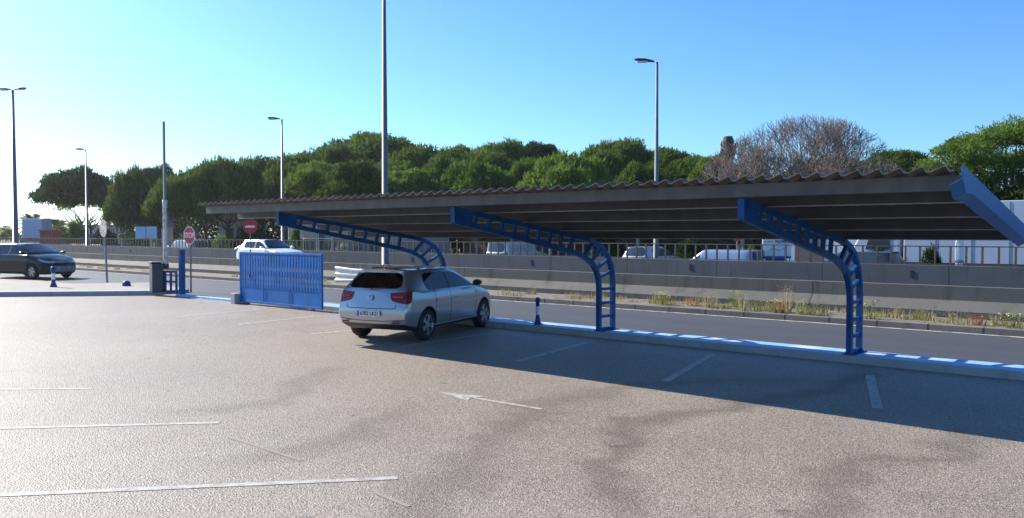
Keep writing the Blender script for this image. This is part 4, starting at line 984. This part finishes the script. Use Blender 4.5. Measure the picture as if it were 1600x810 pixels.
# belt of dark undergrowth far behind
def belt(u0, u1, v, hmin, hmax, n, name, size, mat, seed):
    rg = np.random.default_rng(seed); u = rg.uniform(u0, u1, n); hh = (hmin + np.clip(-u - 35, 0, 70) * .075) + (hmax - hmin) * (.5 + .5 * np.sin(u * .31) * np.sin(u * .13 + 1)); hh *= np.clip((u - u0) / 14, .25, 1); z = rg.uniform(0, 1, n) ** .7 * hh
    p = np.stack([u, v + rg.normal(0, 1.8, n), z + ZB], 1); d = rg.normal(0, 1, (n, 3)) + np.array([0, -.6, .5])
    o = bpy.data.objects.new(name, leaf_mesh(name, p, d, size, mat, rg=rg)); C.objects.link(o); return tag(o, 'dense dark green undergrowth below the pines', 'undergrowth', kind='stuff')
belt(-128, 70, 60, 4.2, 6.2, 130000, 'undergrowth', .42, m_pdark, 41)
# weeds in the planting strip
m_weed = leaf('dry_weed', (.26, .22, .11), (.48, .42, .22), .3); m_weedg = leaf('green_weed', (.12, .14, .04), (.28, .30, .10), .35); m_orange = leaf('orange_weed', (.26, .13, .06), (.38, .22, .11), .3)
m_flower = leaf('yellow_flower', (.55, .50, .08), (.70, .65, .25), .3)
def blades(rg, n, cx, cy, rad, h, lean=.35, wd=.012):
    a = rg.uniform(0, 6.28, n); q = rad * np.sqrt(rg.random(n)); x = cx + q * np.cos(a); y = cy + q * np.sin(a); hh = h * rg.uniform(.4, 1, n); b2 = rg.uniform(0, 6.28, n); l = lean * hh * rg.random(n)
    V = np.stack([np.stack([x - wd * np.cos(b2), y - wd * np.sin(b2), 0 * x], 1), np.stack([x + wd * np.cos(b2), y + wd * np.sin(b2), 0 * x], 1), np.stack([x + l * np.cos(a), y + l * np.sin(a), hh], 1)], 1).reshape(-1, 3); return V
def tri_obj(name, V, mat, parent=None):
    n = len(V) // 3; me = bpy.data.meshes.new(name); me.from_pydata([tuple(v) for v in V], [], [(3 * i, 3 * i + 1, 3 * i + 2) for i in range(n)]); me.materials.append(mat); o = bpy.data.objects.new(name, me); C.objects.link(o); o.parent = parent; return o
rg = np.random.default_rng(51); Vs = []
for i in range(420):
    cx = rg.uniform(-62, 12); dens = .25 + .6 * (-16 < cx < 0); 
    if rg.random() > dens: continue
    Vs.append(blades(rg, 26, cx, rg.uniform(18.5, 20.1), .16, rg.uniform(.06, .26)))
Vs = np.concatenate(Vs); Vs[:, 2] += .09; o = tri_obj('dry_grass', Vs, m_weed); tag(o, 'short dry grass and low weeds in the strip before the concrete barrier', 'weeds', kind='stuff')
kinds = ['green leafy weed', 'dry pale weed', 'orange withered weed', 'weed with yellow flowers']
WD = [(1022, 3, .34), (1046, 3, .28), (1085, 2, .34), (1098, 1, .50), (1112, 1, .38), (1142, 3, .42), (1150, 0, .32), (1168, 1, .55), (1190, 0, .34), (1205, 3, .32), (1222, 2, .38), (1236, 1, .85), (1252, 1, .5), (1268, 0, .36), (1280, 0, .34), (1352, 3, .42), (1395, 1, .32), (1440, 0, .28), (1485, 1, .34), (1530, 2, .30), (1560, 1, .30), (1586, 3, .30)]
for i, (col, kd, h) in enumerate(WD):
    v = 19.0 + .5 * ((i * 7) % 3 - 1) * .6; t = (col - 800) / 1250; u = (t * v * math.sin(R(50)) - v * math.cos(R(50))) / (math.sin(R(50)) + t * math.cos(R(50)))
    where = ('left of the last ladder post' if col < 1320 else 'right of the last ladder post'); hm = {0: 'bushy green weed', 1: 'tall dry straw-coloured weed', 2: 'withered orange weed', 3: 'yellow-flowered green weed'}[kd]
    rt = empty('weed', (u, v, .09), 0, hm + ' before the concrete barrier, ' + where, 'weed', 'weeds, ' + hm + ', ' + where)
    h *= .95; v += rg.uniform(-.35, .5); rt.location = (u, v, .09)
    st_ = blades(rg, 40 if kd != 1 else 30, 0, 0, .10 if kd == 1 else .17, h, .7 if kd != 1 else .45, .008)
    tri_obj('stems', st_, (m_weedg, m_weed, m_orange, m_weedg)[kd], rt)
    n = 120; p = np.stack([rg.normal(0, .12, n), rg.normal(0, .12, n), rg.uniform(.15, 1, n) * h * .8], 1)
    if kd == 1: p = p[:90]; p[:, :2] *= .7
    o = bpy.data.objects.new('leaves', leaf_mesh('weed_leaves', p, rg.normal(0, 1, (len(p), 3)) + np.array([0, 0, .5]), .035, (m_weedg, m_weed, m_orange, m_weedg)[kd], rg=rg)); C.objects.link(o); o.parent = rt
    if kd == 3:
        n = 50; p = np.stack([rg.normal(0, .12, n), rg.normal(0, .12, n), rg.uniform(.8, 1.05, n) * h], 1)
        o = bpy.data.objects.new('flowers', leaf_mesh('weed_flowers', p, rg.normal(0, 1, (n, 3)), .03, m_flower, rg=rg)); C.objects.link(o); o.parent = rt
# ---------------- thin haze added for glow and lifted contrast, in place of lens veiling
def haze():
    m = bpy.data.materials.new('haze_air'); m.use_nodes = True; n = m.node_tree
    for x in list(n.nodes): n.nodes.remove(x)
    o = n.nodes.new('ShaderNodeOutputMaterial'); v = n.nodes.new('ShaderNodeVolumePrincipled'); v.inputs['Density'].default_value = HAZE; v.inputs['Anisotropy'].default_value = .6
    v.inputs['Color'].default_value = (.92, .95, 1, 1); n.links.new(v.outputs[0], o.inputs['Volume'])
    tag(MB().box(-1600, 1600, -1000, 2100, -2, 24).build('haze', m), kind='stuff')
HAZE = .00016
haze()
# ---------------- things beyond the railing
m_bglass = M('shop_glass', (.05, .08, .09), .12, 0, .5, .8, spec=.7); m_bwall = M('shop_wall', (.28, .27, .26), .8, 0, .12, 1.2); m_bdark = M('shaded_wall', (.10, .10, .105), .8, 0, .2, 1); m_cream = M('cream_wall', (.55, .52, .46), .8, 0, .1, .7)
# low glazed shop
x, y = from_cam(500, 66)
sh = empty('shop_building', (x, y, ZB), 0, 'low glazed flat-roofed shop behind the railing, right of the white sport utility car', 'building')
MB().box(-4.4, 9, 0, 6, 0, 3.6).build('wall', m_bwall, sh)
MB().box(-4.8, 9.4, -1.0, 6.3, 3.601, 3.95).build('roof', m_bdark, sh)
for i in range(6):
    x0 = -4.3 + i * 2.1; wn = MB().box(x0, x0 + 1.75, -.06, -.002, .35, 3.0).build('window', m_bglass, sh)
    b = MB().box(x0 - .06, x0, -.09, -.003, .3, 3.05).box(x0 + 1.75, x0 + 1.81, -.09, -.003, .3, 3.05).box(x0, x0 + 1.75, -.09, -.061, 1.95, 2.02); b.build('frame', m_white if i in (0, 1, 2) else m_grey, wn)
# long low pavilion with pale edge
x, y = from_cam(850, 60)
pv = empty('pavilion', (x, y, ZB), 0, 'long dark open pavilion with slender pillars seen below the carport roof', 'building')
MB().box(-16, 20, 0, 8, 3.3, 3.9).build('roof', m_bdark, pv); MB().box(-15.5, 19.5, 7.5, 7.8, 0, 3.299).build('back_wall', m_bdark, pv)
for i in range(10): MB().box(-15 + i * 3.8, -14.8 + i * 3.8, .3, .5, 0, 3.299).build('pillar', m_grey, pv)
# white box truck
x, y = from_cam(1500, 37); tk = empty('box_truck', (-12.0, 39.2, ZB), 0, 'white box truck behind the railing at the right edge of the photo', 'truck')
m_tw = M('truck_white', (.42, .48, .58), .45, 0, .06, 1.5)
MB().box(2.3, 9.05, 0, 2.5, .95, 3.78).build('cargo_box', m_tw, tk, bevel=.03)
for xx in (3.6, 5.0, 6.4, 7.8): MB().box(xx, xx + .03, -.012, -.001, 1.0, 3.72).build('panel_seam', m_grey, tk)
MB().box(2.35, 9.0, -.014, -.0015, .96, 1.10).build('lower_rail', m_dark, tk)
MB().prism([(0, .6), (0, 1.6), (.5, 2.6), (2.1, 2.7), (2.1, .6)], 'y', .1, 2.4).build('cab', m_tw, tk, bevel=.06)
MB().prism([(.62, 1.65), (.85, 2.45), (1.7, 2.45), (1.7, 1.65)], 'y', .085, .099).build('cab_window', far_glass, tk)
MB().box(.9, 9.0, .3, 2.2, .5, .9).build('chassis', m_dark, tk)
for xx in (1.0, 6.9, 7.9):
    for yy in (.15, 2.1): MB().lathe([(0, 0), (.46, 0), (.48, .05), (.48, .25), (0, .25)], 24, 'y', c=(xx, yy, .48)).build('wheel', m_black, tk, smooth=False)
# second pale van body behind the notice
x, y = from_cam(1440, 41); t2 = empty('box_trailer', (-16.4, 42.5, ZB), 0, 'pale box trailer with a dark doorway behind the dark shrubs, left of the box truck', 'trailer')
MB().box(0, 5.5, 0, 2.4, .8, 3.2).build('body', m_tw, t2, bevel=.03); MB().box(.5, 2.0, -.02, -.002, .9, 2.3).build('doorway', m_bdark, t2)
for xx in (1.0, 4.4): MB().lathe([(0, 0), (.38, 0), (.4, .04), (.4, .22), (0, .22)], 20, 'y', c=(xx, .1, .4)).build('wheel', m_black, t2)
# white drain pipe post
x, y = from_cam(1500, 30.6); t = empty('pipe_post', (x, y, ZB), 0, 'thick white pipe standing behind the railing in front of the box truck', 'pipe')
MB().lathe([(.13, 0), (.13, 1.25), (.10, 1.32), (.15, 1.40), (.16, 1.9), (.13, 2.1), (.13, 2.5), (0, 2.5)], 18).build('pipe', m_white, t, smooth=False); MB().lathe([(.131, 1.27), (.165, 1.28), (.165, 1.34), (.131, 1.35)], 18).build('collar', m_grey, t)
# notice board with words
x, y = from_cam(1214, 36.5); nb = empty('notice_board', (x, y, ZB), R(34), 'white notice board with blue writing and a drawn arrow behind the railing', 'sign')
for xx in (-.58, .58): MB().box(xx - .03, xx + .03, .03, .08, 0, 2.2).build('leg', m_grey, nb)
MB().box(-.64, .64, -.02, .029, 1.25, 2.15).build('board', m_white, nb, bevel=.005)
MB().box(-.64, .64, -.026, -.021, 1.25, 1.36).build('blue_band', m_eu, nb)
MB().box(-.64, .64, -.026, -.021, 1.86, 1.885).build('blue_line', m_eu, nb)
text('heading', 'PROPERTI', .17, m_ink, nb, (.24, -.024, 2.01), (R(90), 0, 0), .002, .85, bold=.006)
MB().box(-.56, -.16, -.026, -.021, 1.985, 2.03).build('faded_heading', m_grey, nb)
b = MB().tube([(-.35, -.025, 1.62), (-.15, -.025, 1.72), (.1, -.025, 1.60), (.35, -.025, 1.70)], .012, 5); b.build('drawn_line', m_eu, nb)
x, y = from_cam(1152, 37.5); rs = signpost('road_sign', (x, y, ZB), 2.45, (0, 0, 0), 'small red road sign behind the railing just right of the pale blue van', 'road sign', m_grey)
o = plate(rs, 'sign_face', 24, .24, 2.25, R(35), m_red); MB().box(-.16, .16, -.05, -.047, .02, .08).build('white_bar', m_white, o)
# two-panelled board on the left
x, y = from_cam(228, 71); tb = empty('panel_board', (x, y, ZB), R(28), 'wide pale blue board in two panels above the railing left of the barrier arm', 'sign')
for xx in (-1.06, .04): MB().box(xx, xx + 1.02, -.03, .03, 1.95, 3.0).build('panel', M('pale_blue_board', (.42, .60, .74), .5, 0, .05, 2), tb, bevel=.01)
MB().box(-1.1, 1.1, -.035, .035, 3.0, 3.06).build('top_rail', m_rust, tb); MB().box(-1.1, 1.1, .0301, .06, 1.86, 1.94).build('lower_rail', m_rust, tb)
for xx in (-1.05, 0, 1.05): MB().box(xx - .04, xx + .04, .04, .12, 0, 3.0).build('leg', m_rust, tb)
# lorry and red container far left
x, y = from_cam(50, 88); lo = empty('lorry', (x, y, ZB), R(30), 'pale blue and red lorry seen end-on beside the tall lamp at the far left', 'truck')
m_lb = M('lorry_blue', (.40, .50, .62), .5, 0, .06, 1.5); m_lr = M('lorry_red', (.36, .07, .05), .5, 0, .15, 2)
MB().prism([(-1.35, 1.9), (-1.25, 4.0), (1.1, 4.0), (1.35, 1.9)], 'y', 0, 1.6).build('body', m_lb, lo, bevel=.05); MB().box(-1.36, 1.36, -.2, 1.6, .7, 1.899).build('lower_body', m_lr, lo, bevel=.04)
MB().box(-1.0, 1.0, -.23, -.201, 1.2, 1.5).build('lamp_bar', m_white, lo)
for xx in (-1.3, 1.0): MB().lathe([(0, 0), (.5, 0), (.5, .3), (0, .3)], 20, 'x', c=(xx, 1.0, .5)).build('wheel', m_black, lo)
x, y = from_cam(80, 82); ct = empty('skip_container', (x, y, ZB), R(30), 'low rusty red open container beside the pale blue lorry', 'container')
MB().prism([(-1.2, .3), (-1.4, 2.75), (1.4, 2.75), (1.2, .3)], 'y', 0, 2.2).build('tub', m_lr, ct, bevel=.02); MB().box(-1.45, 1.45, -.06, -.001, 2.62, 2.78).build('rim', m_red, ct)
for i in range(6): MB().box(-1.15 + i * .44, -1.07 + i * .44, -.05, 0.06, .35, 2.61).build('rib', m_lr, ct)
# red and white plastic barriers
m_pr = M('faded_red_plastic', (.45, .10, .09), .6, 0, .15, 3); m_pw = M('dusty_white_plastic', (.6, .58, .55), .6, 0, .12, 3)
pb = empty('plastic_barrier', (-82, 33, ZB)); MB().prism([(-.25, 0), (-.12, .35), (-.08, 1.35), (.08, 1.35), (.12, .35), (.25, 0)], 'x', -.52, .52).build('shell', m_pr, pb, bevel=.02)
tag(pb, 'plastic roadworks barrier in the red and white row behind the railing at the left', 'barrier', 'red and white plastic barriers')
pb2 = empty('plastic_barrier', (-81, 33, ZB)); MB().prism([(-.25, 0), (-.12, .35), (-.08, 1.35), (.08, 1.35), (.12, .35), (.25, 0)], 'x', -.52, .52).build('shell', m_pw, pb2, bevel=.02)
tag(pb2, 'plastic roadworks barrier in the red and white row behind the railing at the left', 'barrier', 'red and white plastic barriers')
for i in range(16):
    c = copy_tree(pb if i % 2 == 0 else pb2); c.location = (-97 + i * 1.12, 33, ZB)
pb.location = (-98.12, 33, ZB); pb2.location = (-97 + 16 * 1.12, 33, ZB)
# cream building slivers beyond the left trees
for col, dist, wd_, hh, lb, ro in ((160, 130, 9, 3.6, 'low pale building behind the lone left pine', 0), (244, 100, 1.8, 4.4, 'pale gabled building end behind the barrier arm', 1), (372, 92, 5, 5.0, 'pale blue-white house glimpsed between trunks left of the no entry sign', 1)):
    x, y = from_cam(col, dist); hs = empty('house', (x, y, ZB), R(25), lb, 'house'); MB().box(-wd_ / 2, wd_ / 2, 0, 2, 0, hh - 1.2 * ro).build('wall', m_cream, hs)
    if ro: MB().prism([(-wd_ / 2 - .2, hh - 1.2), (0, hh + .4), (wd_ / 2 + .2, hh - 1.2)], 'y', -.2, 2.2).build('roof', m_bwall, hs)
    else: MB().box(-wd_ / 2 - .2, wd_ / 2 + .2, -.2, 2.2, hh, hh + .2).build('roof', m_bwall, hs)
    for xx in (-wd_ * .3, wd_ * .1): MB().box(xx, xx + wd_ * .18, -.03, -.002, hh * .3, hh * .6).build('window', m_bglass, hs)
